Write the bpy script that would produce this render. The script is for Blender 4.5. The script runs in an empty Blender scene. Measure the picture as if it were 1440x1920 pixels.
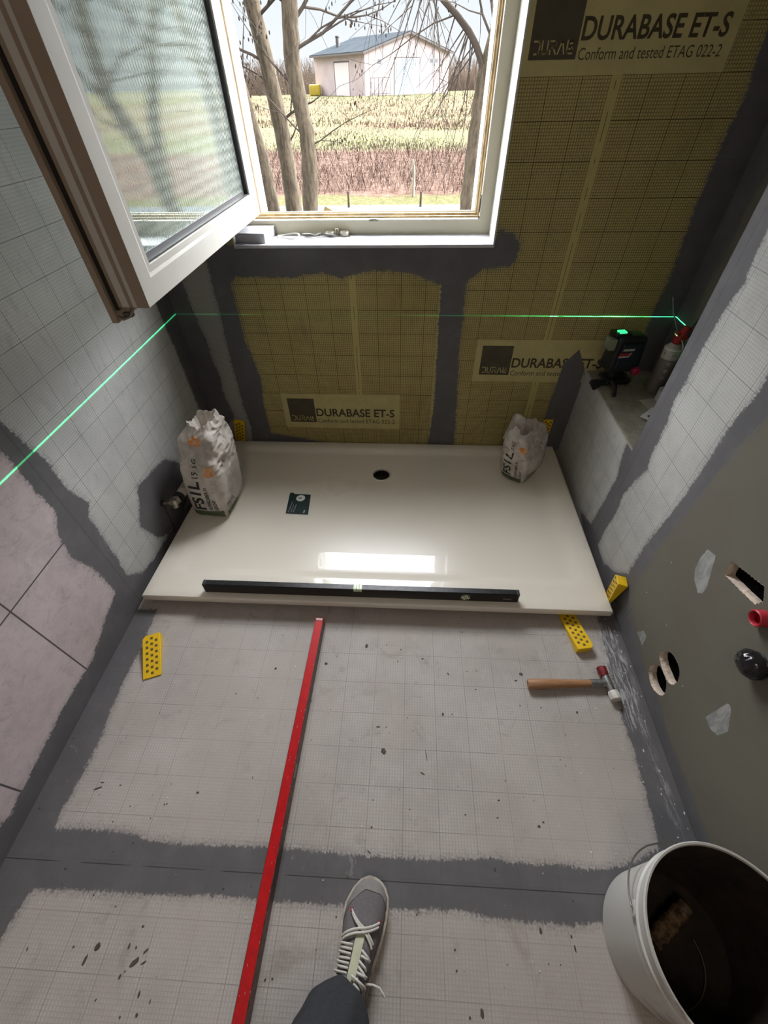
import bpy, bmesh, math, random
import numpy as np
from mathutils import Vector, Matrix, noise
SC = bpy.context.scene
C = SC.collection
random.seed(7)
rnd = random.Random(11)
PI = math.pi

# ------------------------------------------------------------------ camera
cam_d = bpy.data.cameras.new('camera')
cam = bpy.data.objects.new('camera', cam_d); C.objects.link(cam)
cx_, cu_, cf_ = (0.99810839, 0.05908744, -0.01697973), (-0.03071448, 0.71850509, 0.69484319), (-0.05325653, 0.69300729, -0.7189608)
cam.matrix_world = Matrix(((cx_[0], cu_[0], -cf_[0], 0.0), (cx_[1], cu_[1], -cf_[1], 0.0), (cx_[2], cu_[2], -cf_[2], 1.42936), (0, 0, 0, 1)))
cam_d.sensor_fit = 'VERTICAL'; cam_d.sensor_height = 36.0; cam_d.sensor_width = 27.0
cam_d.lens = 785.146 / 1920 * 36.0
cam_d.clip_start = 0.02; cam_d.clip_end = 500
SC.camera = cam
SC.view_settings.view_transform = 'Standard'
SC.view_settings.look = 'None'
SC.view_settings.gamma = 1.0
SC.view_settings.use_curve_mapping = False
SC.view_settings.exposure = 0.35

# ------------------------------------------------------------------ tiny node language
class NV:
    def __init__(s, nt, sock): s.nt = nt; s.s = sock
    def _m(s, op, *a, clamp=False):
        n = s.nt.nodes.new('ShaderNodeMath'); n.operation = op; n.use_clamp = clamp
        for i, v in enumerate((s,) + a):
            if isinstance(v, NV): s.nt.links.new(v.s, n.inputs[i])
            else: n.inputs[i].default_value = v
        return NV(s.nt, n.outputs[0])
    def __add__(s, o): return s._m('ADD', o)
    def __radd__(s, o): return s._m('ADD', o)
    def __sub__(s, o): return s._m('SUBTRACT', o)
    def __rsub__(s, o): return (s * -1.0) + o
    def __mul__(s, o): return s._m('MULTIPLY', o)
    def __rmul__(s, o): return s._m('MULTIPLY', o)
    def __truediv__(s, o): return s._m('DIVIDE', o)
    def abs(s): return s._m('ABSOLUTE')
    def fract(s): return s._m('FRACT')
    def floor(s): return s._m('FLOOR')
    def lt(s, v): return s._m('LESS_THAN', v)
    def gt(s, v): return s._m('GREATER_THAN', v)
    def pow(s, v): return s._m('POWER', v)
    def max(s, v): return s._m('MAXIMUM', v)
    def min(s, v): return s._m('MINIMUM', v)
    def clamp(s): return s._m('ADD', 0.0, clamp=True)
    def step(s, a, b):      # smoothstep from a to b
        n = s.nt.nodes.new('ShaderNodeMapRange'); n.interpolation_type = 'SMOOTHSTEP'
        if a > b:
            n.inputs['From Min'].default_value = b; n.inputs['From Max'].default_value = a
            n.inputs['To Min'].default_value = 1.0; n.inputs['To Max'].default_value = 0.0
        else:
            n.inputs['From Min'].default_value = a; n.inputs['From Max'].default_value = b
        s.nt.links.new(s.s, n.inputs['Value'])
        return NV(s.nt, n.outputs[0])
def new_mat(name):
    m = bpy.data.materials.new(name); m.use_nodes = True
    nt = m.node_tree
    b = nt.nodes['Principled BSDF']
    return m, nt, b
def pos(nt):
    g = nt.nodes.new('ShaderNodeNewGeometry'); sx = nt.nodes.new('ShaderNodeSeparateXYZ')
    nt.links.new(g.outputs['Position'], sx.inputs[0])
    return g.outputs['Position'], NV(nt, sx.outputs[0]), NV(nt, sx.outputs[1]), NV(nt, sx.outputs[2])
def objpos(nt):
    g = nt.nodes.new('ShaderNodeTexCoord'); sx = nt.nodes.new('ShaderNodeSeparateXYZ')
    nt.links.new(g.outputs['Object'], sx.inputs[0])
    return g.outputs['Object'], NV(nt, sx.outputs[0]), NV(nt, sx.outputs[1]), NV(nt, sx.outputs[2])
def nz(nt, vec, scale, detail=3, rough=0.5, stretch=None, off=(0, 0, 0), dist=0.0):
    if stretch or off != (0, 0, 0):
        mp = nt.nodes.new('ShaderNodeMapping'); nt.links.new(vec, mp.inputs[0])
        if stretch: mp.inputs['Scale'].default_value = stretch
        mp.inputs['Location'].default_value = off
        vec = mp.outputs[0]
    n = nt.nodes.new('ShaderNodeTexNoise'); nt.links.new(vec, n.inputs['Vector'])
    n.inputs['Scale'].default_value = scale; n.inputs['Detail'].default_value = detail
    n.inputs['Roughness'].default_value = rough; n.inputs['Distortion'].default_value = dist
    return NV(nt, n.outputs['Fac'])
def mix(nt, f, a, b):
    n = nt.nodes.new('ShaderNodeMix'); n.data_type = 'RGBA'
    if isinstance(f, NV): nt.links.new(f.s, n.inputs[0])
    else: n.inputs[0].default_value = f
    for k, v in ((6, a), (7, b)):
        if isinstance(v, tuple): n.inputs[k].default_value = tuple(v[:3]) + (1,)
        else: nt.links.new(v, n.inputs[k])
    return n.outputs[2]
def attr(nt, name):
    n = nt.nodes.new('ShaderNodeAttribute'); n.attribute_name = name
    return NV(nt, n.outputs['Fac'])
def bump(nt, b, h, strength=0.3, dist=0.001):
    n = nt.nodes.new('ShaderNodeBump'); n.inputs['Strength'].default_value = strength
    n.inputs['Distance'].default_value = dist
    nt.links.new(h.s, n.inputs['Height']); nt.links.new(n.outputs[0], b.inputs['Normal'])
def plain(name, col, rough=0.5, metal=0.0, var=0.0, scale=40.0, col2=None, spec=0.5, bmp=0.0, coat=0.0, alpha=None):
    m, nt, b = new_mat(name)
    b.inputs['Roughness'].default_value = rough; b.inputs['Metallic'].default_value = metal
    b.inputs['Specular IOR Level'].default_value = spec
    if coat: b.inputs['Coat Weight'].default_value = coat; b.inputs['Coat Roughness'].default_value = 0.05
    v, x, y, z = objpos(nt)
    n = nz(nt, v, scale, 4, 0.6)
    c2 = col2 or tuple(c * (1 - var) for c in col)
    nt.links.new(mix(nt, n.step(0.35, 0.65), col, c2), b.inputs['Base Color'])
    if bmp: bump(nt, b, n, bmp, 0.002)
    return m

# ------------------------------------------------------------------ daylight
# overcast sky: dim near the horizon, bright higher up on the side the window faces
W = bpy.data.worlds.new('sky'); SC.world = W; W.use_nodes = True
wt = W.node_tree
tc = wt.nodes.new('ShaderNodeTexCoord'); sx = wt.nodes.new('ShaderNodeSeparateXYZ')
wt.links.new(tc.outputs['Generated'], sx.inputs[0])
dx, dy, dz = (NV(wt, sx.outputs[i]) for i in range(3))
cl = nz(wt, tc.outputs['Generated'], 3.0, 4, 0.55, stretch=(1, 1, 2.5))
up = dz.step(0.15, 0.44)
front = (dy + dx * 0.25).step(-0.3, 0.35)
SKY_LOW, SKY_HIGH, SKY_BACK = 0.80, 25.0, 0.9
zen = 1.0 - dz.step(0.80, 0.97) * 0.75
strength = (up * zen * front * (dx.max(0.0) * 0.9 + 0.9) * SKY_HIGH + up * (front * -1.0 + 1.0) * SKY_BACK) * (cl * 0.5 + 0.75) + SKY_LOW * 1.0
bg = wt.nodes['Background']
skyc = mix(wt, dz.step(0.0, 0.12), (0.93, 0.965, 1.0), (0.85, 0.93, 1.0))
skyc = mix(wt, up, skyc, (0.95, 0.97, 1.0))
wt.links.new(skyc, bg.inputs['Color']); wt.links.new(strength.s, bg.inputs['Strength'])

def area(name, loc, rot, sx_, sy_, power, col=(1, 1, 1)):
    d = bpy.data.lights.new(name, 'AREA'); d.shape = 'RECTANGLE'; d.size = sx_; d.size_y = sy_
    d.energy = power; d.color = col
    o = bpy.data.objects.new(name, d); C.objects.link(o); o.location = loc; o.rotation_euler = rot
    return o
# added warm fill light, unseen, high behind the camera
area('fill_light', (-0.1, -0.75, 2.46), (0, 0, 0), 0.45, 0.45, 6.5, (1.0, 0.86, 0.70))
# sampling portal in the window opening (gives no light of its own)
pt = area('window_portal', (-0.2, 2.215, 1.53), (PI / 2, 0, PI), 1.0, 1.1, 1.0)
pt.rotation_euler = (-PI / 2, 0, 0)
pt.data.cycles.is_portal = True

# ------------------------------------------------------------------ object helpers
def link(name, me, m=None, parent=None):
    o = bpy.data.objects.new(name, me); C.objects.link(o)
    if m is not None:
        for mm in (m if isinstance(m, (list, tuple)) else [m]): me.materials.append(mm)
    if parent is not None: o.parent = parent
    return o
def smooth(me, ang=None):
    me.polygons.foreach_set('use_smooth', [True] * len(me.polygons))
    if ang is not None:
        try: me.set_sharp_from_angle(angle=ang)
        except Exception: pass
def obj(name, bm, m=None, parent=None, sm=None, bev=None):
    me = bpy.data.meshes.new(name)
    bmesh.ops.recalc_face_normals(bm, faces=bm.faces)
    bm.to_mesh(me); bm.free()
    if sm is not None: smooth(me, sm)
    o = link(name, me, m, parent)
    if bev:
        md = o.modifiers.new('bevel', 'BEVEL'); md.width = bev; md.segments = 2; md.limit_method = 'ANGLE'; md.angle_limit = 0.6
        me.polygons.foreach_set('use_smooth', [True] * len(me.polygons))
        try: me.set_sharp_from_angle(angle=0.9)
        except Exception: pass
    return o
def thing(name, label, cat, loc=(0, 0, 0), rot=(0, 0, 0), group=None):
    o = bpy.data.objects.new(name, None); C.objects.link(o); o.empty_display_size = 0.05
    o.location = loc; o.rotation_euler = rot
    tag(o, label, cat, group); return o
def tag(o, label=None, cat=None, group=None, kind=None):
    if label: o['label'] = label
    if cat: o['category'] = cat
    if group: o['group'] = group
    if kind: o['kind'] = kind
    return o
def bx(bm, x0, x1, y0, y1, z0, z1, mat=None):
    vs = [bm.verts.new((x, y, z)) for z in (z0, z1) for y in (y0, y1) for x in (x0, x1)]
    for f in ((0, 2, 3, 1), (4, 5, 7, 6), (0, 1, 5, 4), (2, 6, 7, 3), (0, 4, 6, 2), (1, 3, 7, 5)):
        fc = bm.faces.new([vs[i] for i in f])
    if mat is not None: bmesh.ops.transform(bm, matrix=mat, verts=vs)
    return vs
def BX(*a, **k):
    bm = bmesh.new(); bx(bm, *a, **k); return bm
def frame_of(d):
    d = Vector(d).normalized(); a = Vector((0, 0, 1)) if abs(d.z) < 0.9 else Vector((1, 0, 0))
    u = d.cross(a).normalized(); return u, d.cross(u).normalized()
def tube(bm, pts, rs, seg=10, caps=True):
    pts = [Vector(p) for p in pts]
    if not isinstance(rs, (list, tuple)): rs = [rs] * len(pts)
    rings = []
    u = None
    for i, p in enumerate(pts):
        d = (pts[min(i + 1, len(pts) - 1)] - pts[max(i - 1, 0)]).normalized()
        if u is None: u, v = frame_of(d)
        else:
            u = (u - d * u.dot(d)).normalized(); v = d.cross(u)
        rings.append([bm.verts.new(p + (u * math.cos(2 * PI * k / seg) + v * math.sin(2 * PI * k / seg)) * rs[i]) for k in range(seg)])
    for a, b in zip(rings, rings[1:]):
        for k in range(seg): bm.faces.new((a[k], a[(k + 1) % seg], b[(k + 1) % seg], b[k]))
    if caps: bm.faces.new(rings[0][::-1]); bm.faces.new(rings[-1])
    return rings
def TUBE(*a, **k):
    bm = bmesh.new(); tube(bm, *a, **k); return bm
def lathe(bm, prof, seg=48, M=None, closed=False, caps=True):
    rings = []
    for r, z in prof:
        rings.append([bm.verts.new((r * math.cos(2 * PI * k / seg), r * math.sin(2 * PI * k / seg), z)) for k in range(seg)])
    vs = [v for r in rings for v in r]
    L = list(zip(rings, rings[1:])) + ([(rings[-1], rings[0])] if closed else [])
    for a, b in L:
        for k in range(seg): bm.faces.new((a[k], a[(k + 1) % seg], b[(k + 1) % seg], b[k]))
    if not closed and caps:
        if prof[0][0] > 1e-5: bm.faces.new(rings[0][::-1])
        if prof[-1][0] > 1e-5: bm.faces.new(rings[-1])
    bmesh.ops.remove_doubles(bm, verts=vs, dist=1e-6)
    if M is not None: bmesh.ops.transform(bm, matrix=M, verts=[v for v in vs if v.is_valid])
    return bm
def LATHE(*a, **k):
    bm = bmesh.new(); lathe(bm, *a, **k); return bm
def prism(bm, poly, h0, h1, M=None):
    a = [bm.verts.new((p[0], p[1], h0)) for p in poly]; b = [bm.verts.new((p[0], p[1], h1)) for p in poly]
    n = len(poly); bm.faces.new(a[::-1]); bm.faces.new(b)
    for i in range(n): bm.faces.new((a[i], a[(i + 1) % n], b[(i + 1) % n], b[i]))
    if M is not None: bmesh.ops.transform(bm, matrix=M, verts=a + b)
def PRISM(*a, **k):
    bm = bmesh.new(); prism(bm, *a, **k); return bm
def axes(o, x, y, z):     # matrix from local axes to world
    return Matrix(((x[0], y[0], z[0], o[0]), (x[1], y[1], z[1], o[1]), (x[2], y[2], z[2], o[2]), (0, 0, 0, 1)))
def text_mesh(s, size, extrude=0.0, align='LEFT', space=1.0, bold=0.0, shear=0.0):
    cu = bpy.data.curves.new('txt', 'FONT'); cu.body = s; cu.size = size; cu.extrude = extrude
    cu.align_x = align; cu.space_character = space; cu.offset = bold; cu.shear = shear; cu.resolution_u = 4
    o = bpy.data.objects.new('txt', cu); C.objects.link(o)
    me = bpy.data.meshes.new_from_object(o.evaluated_get(bpy.context.evaluated_depsgraph_get()))
    bpy.data.objects.remove(o); bpy.data.curves.remove(cu)
    return me
def text(name, s, width, M, m, parent, height=None, extrude=0.0002, bold=0.0, shear=0.0, fn=None):
    """text scaled so it spans exactly width (and height) in local x/y, then moved by M"""
    me = text_mesh(s, 1.0, 0.0, bold=bold, shear=shear)
    n = len(me.vertices); co = np.zeros(n * 3); me.vertices.foreach_get('co', co); co = co.reshape(-1, 3)
    lo, hi = co.min(0), co.max(0)
    sxx = width / (hi[0] - lo[0]); syy = (height / (hi[1] - lo[1])) if height else sxx
    co[:, 0] = (co[:, 0] - lo[0]) * sxx; co[:, 1] = (co[:, 1] - lo[1]) * syy; co[:, 2] = extrude
    if fn is not None: co = np.array([fn(x, y, z) for x, y, z in co])
    else: co = np.array([M @ Vector(c) for c in co])
    me.vertices.foreach_set('co', co.ravel()); me.update()
    me.name = name
    return link(name, me, m, parent)
def strokes(polys, w, M, fn=None):
    """flat ribbon lettering from polylines"""
    bm = bmesh.new()
    for pl in polys:
        pl = [Vector((p[0], p[1])) for p in pl]
        for a, b in zip(pl, pl[1:]):
            d = (b - a).normalized(); n = Vector((-d.y, d.x)) * w / 2; e = d * w / 2
            q = [a - e + n, a - e - n, b + e - n, b + e + n]
            bm.faces.new([bm.verts.new(M @ Vector((p.x, p.y, 0.0003))) for p in q])
    return bm

# ------------------------------------------------------------------ room shell
XL, YB, XR, XN = -1.040, 1.848, 0.800, 1.087
YE, ZL = 1.250, 0.487          # niche edge, ledge height
YF, ZC = -1.70, 2.50
WX0, WX1, WZ0, WZ1 = -0.705, 0.302, 0.988, 2.060
PAINT = {"back":[[[-0.839,0.991],[-0.701,0.987],[0.296,0.991],[0.312,1.035],[0.364,1.022],[0.395,0.993],[0.395,0.945],[0.371,0.912],[0.27,0.902],[0.214,0.854],[0.216,0.708],[0.215,0.592],[0.233,0.293],[0.246,0.012],[0.101,0.007],[0.12,0.291],[0.117,0.515],[0.112,0.707],[0.112,0.844],[0.053,0.866],[-0.012,0.889],[-0.161,0.897],[-0.248,0.883],[-0.292,0.869],[-0.377,0.889],[-0.466,0.877],[-0.501,0.869],[-0.6,0.873],[-0.729,0.873],[-0.754,0.849],[-0.756,0.614],[-0.735,0.464],[-0.726,0.411],[-0.747,0.296],[-0.747,0.103],[-0.599,0.078],[-0.369,0.027],[-0.374,-0.07500000000000001],[-0.892,-0.09],[-0.848,0.135],[-0.859,0.263],[-0.854,0.381],[-0.853,0.516],[-0.844,0.662],[-0.839,0.771],[-0.834,0.873]],[[-0.985,2.6],[-0.98,1.2],[-0.977,0.912],[-0.96,0.893],[-0.957,0.77],[-0.951,0.67],[-0.936,0.613],[-0.939,0.499],[-0.928,0.434],[-0.939,0.362],[-0.926,0.242],[-0.923,0.193],[-1.2,-0.05],[-1.2,2.6]],[[0.955,2.6],[0.96,1.6],[0.967,1.512],[0.974,1.444],[0.981,1.389],[0.981,1.325],[0.977,1.284],[0.976,1.233],[0.975,1.114],[0.983,1.028],[0.992,0.917],[0.992,0.828],[0.985,0.759],[0.993,0.675],[1.033,0.42],[1.25,0.4],[1.25,2.6]],[[0.74,0.585],[0.69,0.517],[0.687,0.406],[0.68,0.238],[0.729,0.025],[0.84,0.027],[0.84,0.49]]],"left":[[[1.775,2.6],[1.774,0.97],[1.732,0.815],[1.731,0.737],[1.741,0.623],[1.747,0.486],[1.75,0.319],[1.762,0.094],[2.0,-0.05],[2.0,2.6]],[[0.79,2.6],[0.875,2.6],[0.869,0.973],[0.85,0.842],[0.864,0.765],[0.886,0.682],[0.883,0.58],[0.917,0.478],[0.884,0.444],[0.879,0.322],[0.868,0.203],[0.863,0.151],[0.925,0.082],[1.013,0.058],[1.289,0.051],[1.667,-0.071],[1.884,-0.132],[1.822,-0.201],[0.802,-0.055],[0.499,-0.056],[0.169,-0.064],[0.018,-0.072],[-0.1,-0.078],[0.003,0.088],[0.11,0.082],[0.137,0.066],[0.198,0.078],[0.271,0.081],[0.36,0.093],[0.468,0.094],[0.554,0.086],[0.706,0.137],[0.784,0.156],[0.776,0.297],[0.748,0.411],[0.76,0.489],[0.803,0.553],[0.8,0.643],[0.799,0.734],[0.793,0.784],[0.781,0.884]],[[1.133,0.351],[1.257,0.334],[1.355,0.311],[1.419,0.239],[1.447,0.174],[1.373,0.073],[1.276,0.017],[1.139,0.062],[1.082,0.114],[1.041,0.225],[1.098,0.299]]],"right":[[[1.876,0.484],[1.848,0.445],[1.848,0.283],[1.856,0.165],[1.859,0.03],[1.885,-0.061],[1.966,-0.105],[1.915,0.477]],[[1.3,0.485],[1.3,0.459],[1.26,0.358],[1.26,0.28],[1.266,0.172],[1.276,0.069],[1.365,0.043],[1.391,0.027],[1.05,-0.095],[0.857,-0.072],[0.657,-0.072],[0.502,-0.076],[0.311,-0.076],[0.201,-0.079],[0.027,-0.093],[0.064,0.066],[0.193,0.057],[0.448,0.051],[0.536,0.074],[0.624,0.054],[0.756,0.087],[0.868,0.142],[0.883,0.298],[0.889,0.414],[0.879,0.575],[0.874,0.701],[0.864,0.822],[0.851,0.89],[0.853,0.993],[0.855,2.6],[0.92,2.6],[0.919,1.053],[0.924,0.955],[0.914,0.907],[0.928,0.845],[0.929,0.788],[0.924,0.724],[0.925,0.615],[0.927,0.49],[0.943,0.317],[0.932,0.182],[0.988,0.115],[1.073,0.058],[1.16,0.064],[1.166,0.154],[1.159,0.272],[1.173,0.345],[1.148,0.442],[1.122,0.505],[1.139,0.541],[1.152,0.662],[1.171,0.737],[1.166,0.815],[1.176,0.913],[1.166,1.02],[1.151,1.07],[1.169,1.125],[1.168,1.167],[1.163,1.273],[1.165,2.6],[1.3,2.6],[1.3,1.35],[1.3,1.217],[1.3,0.873]]],"rpatch":[[[0.749,0.549],[0.718,0.56],[0.69,0.507],[0.675,0.478],[0.673,0.455],[0.683,0.44],[0.717,0.452],[0.738,0.473],[0.749,0.514]],[[0.425,0.252],[0.424,0.354],[0.411,0.356],[0.373,0.308],[0.376,0.266],[0.396,0.249]],[[0.749,0.099],[0.733,0.14],[0.71,0.14],[0.7,0.099]]],"hole_rect":[[[0.664,0.551],[0.677,0.593],[0.576,0.63],[0.553,0.605],[0.56,0.581]]],"hole_round":[[[0.6285,0.1142],[0.6255,0.1249],[0.6216,0.1337],[0.6169,0.1407],[0.6113,0.1458],[0.6048,0.1491],[0.5974,0.1513],[0.5891,0.1526],[0.58,0.1528],[0.57,0.1521],[0.561,0.1492],[0.553,0.1441],[0.546,0.1367],[0.54,0.1273],[0.5363,0.1181],[0.535,0.1094],[0.5359,0.101],[0.5392,0.093],[0.5439,0.0858],[0.5502,0.0792],[0.5579,0.0735],[0.5671,0.0685],[0.5764,0.0656],[0.5858,0.0647],[0.5953,0.0659],[0.6048,0.0691],[0.6128,0.073],[0.6193,0.0777],[0.6242,0.083],[0.6278,0.089],[0.6296,0.0962],[0.6299,0.1046]],[[0.639,0.1862],[0.635,0.1977],[0.6301,0.2077],[0.6244,0.2161],[0.6178,0.2229],[0.6103,0.2281],[0.6022,0.2319],[0.5936,0.2343],[0.5844,0.2352],[0.5746,0.2348],[0.5658,0.2325],[0.5582,0.2285],[0.5514,0.2228],[0.5457,0.2152],[0.5414,0.2077],[0.5387,0.2],[0.5374,0.1923],[0.5377,0.1846],[0.5389,0.1775],[0.541,0.1712],[0.544,0.1655],[0.548,0.1605],[0.5541,0.1567],[0.5624,0.154],[0.5727,0.1526],[0.5853,0.1523],[0.5972,0.1532],[0.6085,0.1552],[0.6194,0.1583],[0.6297,0.1627],[0.6363,0.1687],[0.6395,0.1766]]],"niche":[[[1.72,2.6],[1.719,1.238],[1.75,1.127],[1.735,1.045],[1.75,0.934],[1.745,0.843],[1.746,0.801],[1.73,0.718],[1.696,0.602],[1.784,0.432],[2.0,0.4],[2.0,2.6]]],"floor":[[[-1.12,0.805],[-0.961,0.809],[-0.951,0.65],[-0.956,0.54],[-0.95,0.421],[-0.939,0.359],[-0.942,0.223],[-0.95,0.157],[-0.946,0.121],[-0.843,0.124],[-0.74,0.125],[-0.668,0.11],[-0.533,0.109],[-0.347,0.116],[-0.26,0.116],[-0.138,0.113],[0.014,0.113],[0.116,0.115],[0.203,0.122],[0.268,0.129],[0.313,0.118],[0.428,0.124],[0.512,0.118],[0.596,0.131],[0.695,0.172],[0.697,0.189],[0.705,0.263],[0.705,0.323],[0.711,0.397],[0.709,0.467],[0.709,0.543],[0.72,0.686],[0.734,0.876],[0.86,0.88],[0.86,0.652],[0.86,0.497],[0.86,0.307],[0.86,0.198],[0.86,0.027],[0.655,0.019],[0.495,0.019],[0.423,0.008],[0.227,0.012],[0.168,0.021],[-0.008,0.011],[-0.458,0.011],[-0.624,0.003],[-0.819,0.0],[-0.923,-0.004],[-0.934,-0.029],[-0.946,-0.099],[-0.963,-0.212],[-1.12,-0.202],[-1.12,0.028]]],"dust":[[[0.724,0.842],[0.777,0.812],[0.787,0.642],[0.772,0.504],[0.725,0.462],[0.709,0.593],[0.689,0.704]]]}
def poly_sd(P, poly):
    poly = np.array(poly); n = len(poly)
    d = np.full(len(P), 1e9); inside = np.zeros(len(P), bool)
    for i in range(n):
        a, b = poly[i], poly[(i + 1) % n]
        e = b - a; w = P - a
        t = np.clip((w @ e) / max(e @ e, 1e-12), 0, 1)
        d = np.minimum(d, np.hypot(*(w - t[:, None] * e).T))
        c = (a[1] > P[:, 1]) != (b[1] > P[:, 1])
        with np.errstate(divide='ignore', invalid='ignore'):
            xx = a[0] + (P[:, 1] - a[1]) * e[0] / (e[1] if e[1] else 1e-12)
        inside ^= c & (P[:, 0] < xx)
    return np.where(inside, d, -d)
def seq(a, b, step, fine=(), must=()):
    """monotone list a..b with a finer pitch inside the (lo, hi, pitch) spans, through all must values"""
    out = [a]; x = a
    stops = sorted(set([b] + [m for m in must if a < m < b] + [f[0] for f in fine if a < f[0] < b] + [f[1] for f in fine if a < f[1] < b]))
    for s in stops:
        st = step
        mid = (x + s) / 2
        for f in fine:
            if f[0] <= mid <= f[1]: st = f[2]
        n = max(1, int(round((s - x) / st)))
        out += [x + (s - x) * (i + 1) / n for i in range(n)]; x = s
    return np.array(out)
def sheet(name, us, vs, place, m, attrs, cut=None, parent=None):
    """flat sheet built on a grid; attrs hold signed distances to the painted shapes"""
    U_, V_ = np.meshgrid(us, vs, indexing='ij'); P = np.stack([U_.ravel(), V_.ravel()], 1)
    co = np.zeros((len(P), 3)); co[:, 0], co[:, 1], co[:, 2] = place(P[:, 0], P[:, 1])
    nu, nv = len(us), len(vs)
    i, j = np.meshgrid(np.arange(nu - 1), np.arange(nv - 1), indexing='ij'); i = i.ravel(); j = j.ravel()
    cu, cv = (us[i] + us[i + 1]) / 2, (vs[j] + vs[j + 1]) / 2
    keep = np.ones(len(i), bool) if cut is None else ~cut(cu, cv)
    i, j = i[keep], j[keep]
    F = np.stack([i * nv + j, (i + 1) * nv + j, (i + 1) * nv + j + 1, i * nv + j + 1], 1)
    me = bpy.data.meshes.new(name)
    me.vertices.add(len(co)); me.vertices.foreach_set('co', co.ravel())
    me.loops.add(F.size); me.loops.foreach_set('vertex_index', F.ravel().astype(np.int32))
    me.polygons.add(len(F)); me.polygons.foreach_set('loop_start', (np.arange(len(F)) * 4).astype(np.int32))
    me.polygons.foreach_set('loop_total', np.full(len(F), 4, np.int32))
    me.update(calc_edges=True)
    for an, polys in attrs.items():
        d = np.full(len(P), -1.0)
        for pl in polys: d = np.maximum(d, poly_sd(P, pl))
        at = me.attributes.new(an, 'FLOAT', 'POINT'); at.data.foreach_set('value', np.clip(d, -0.3, 0.3).astype(np.float32))
    o = link(name, me, m, parent)
    if parent is None: o['kind'] = 'structure'
    return o

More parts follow.
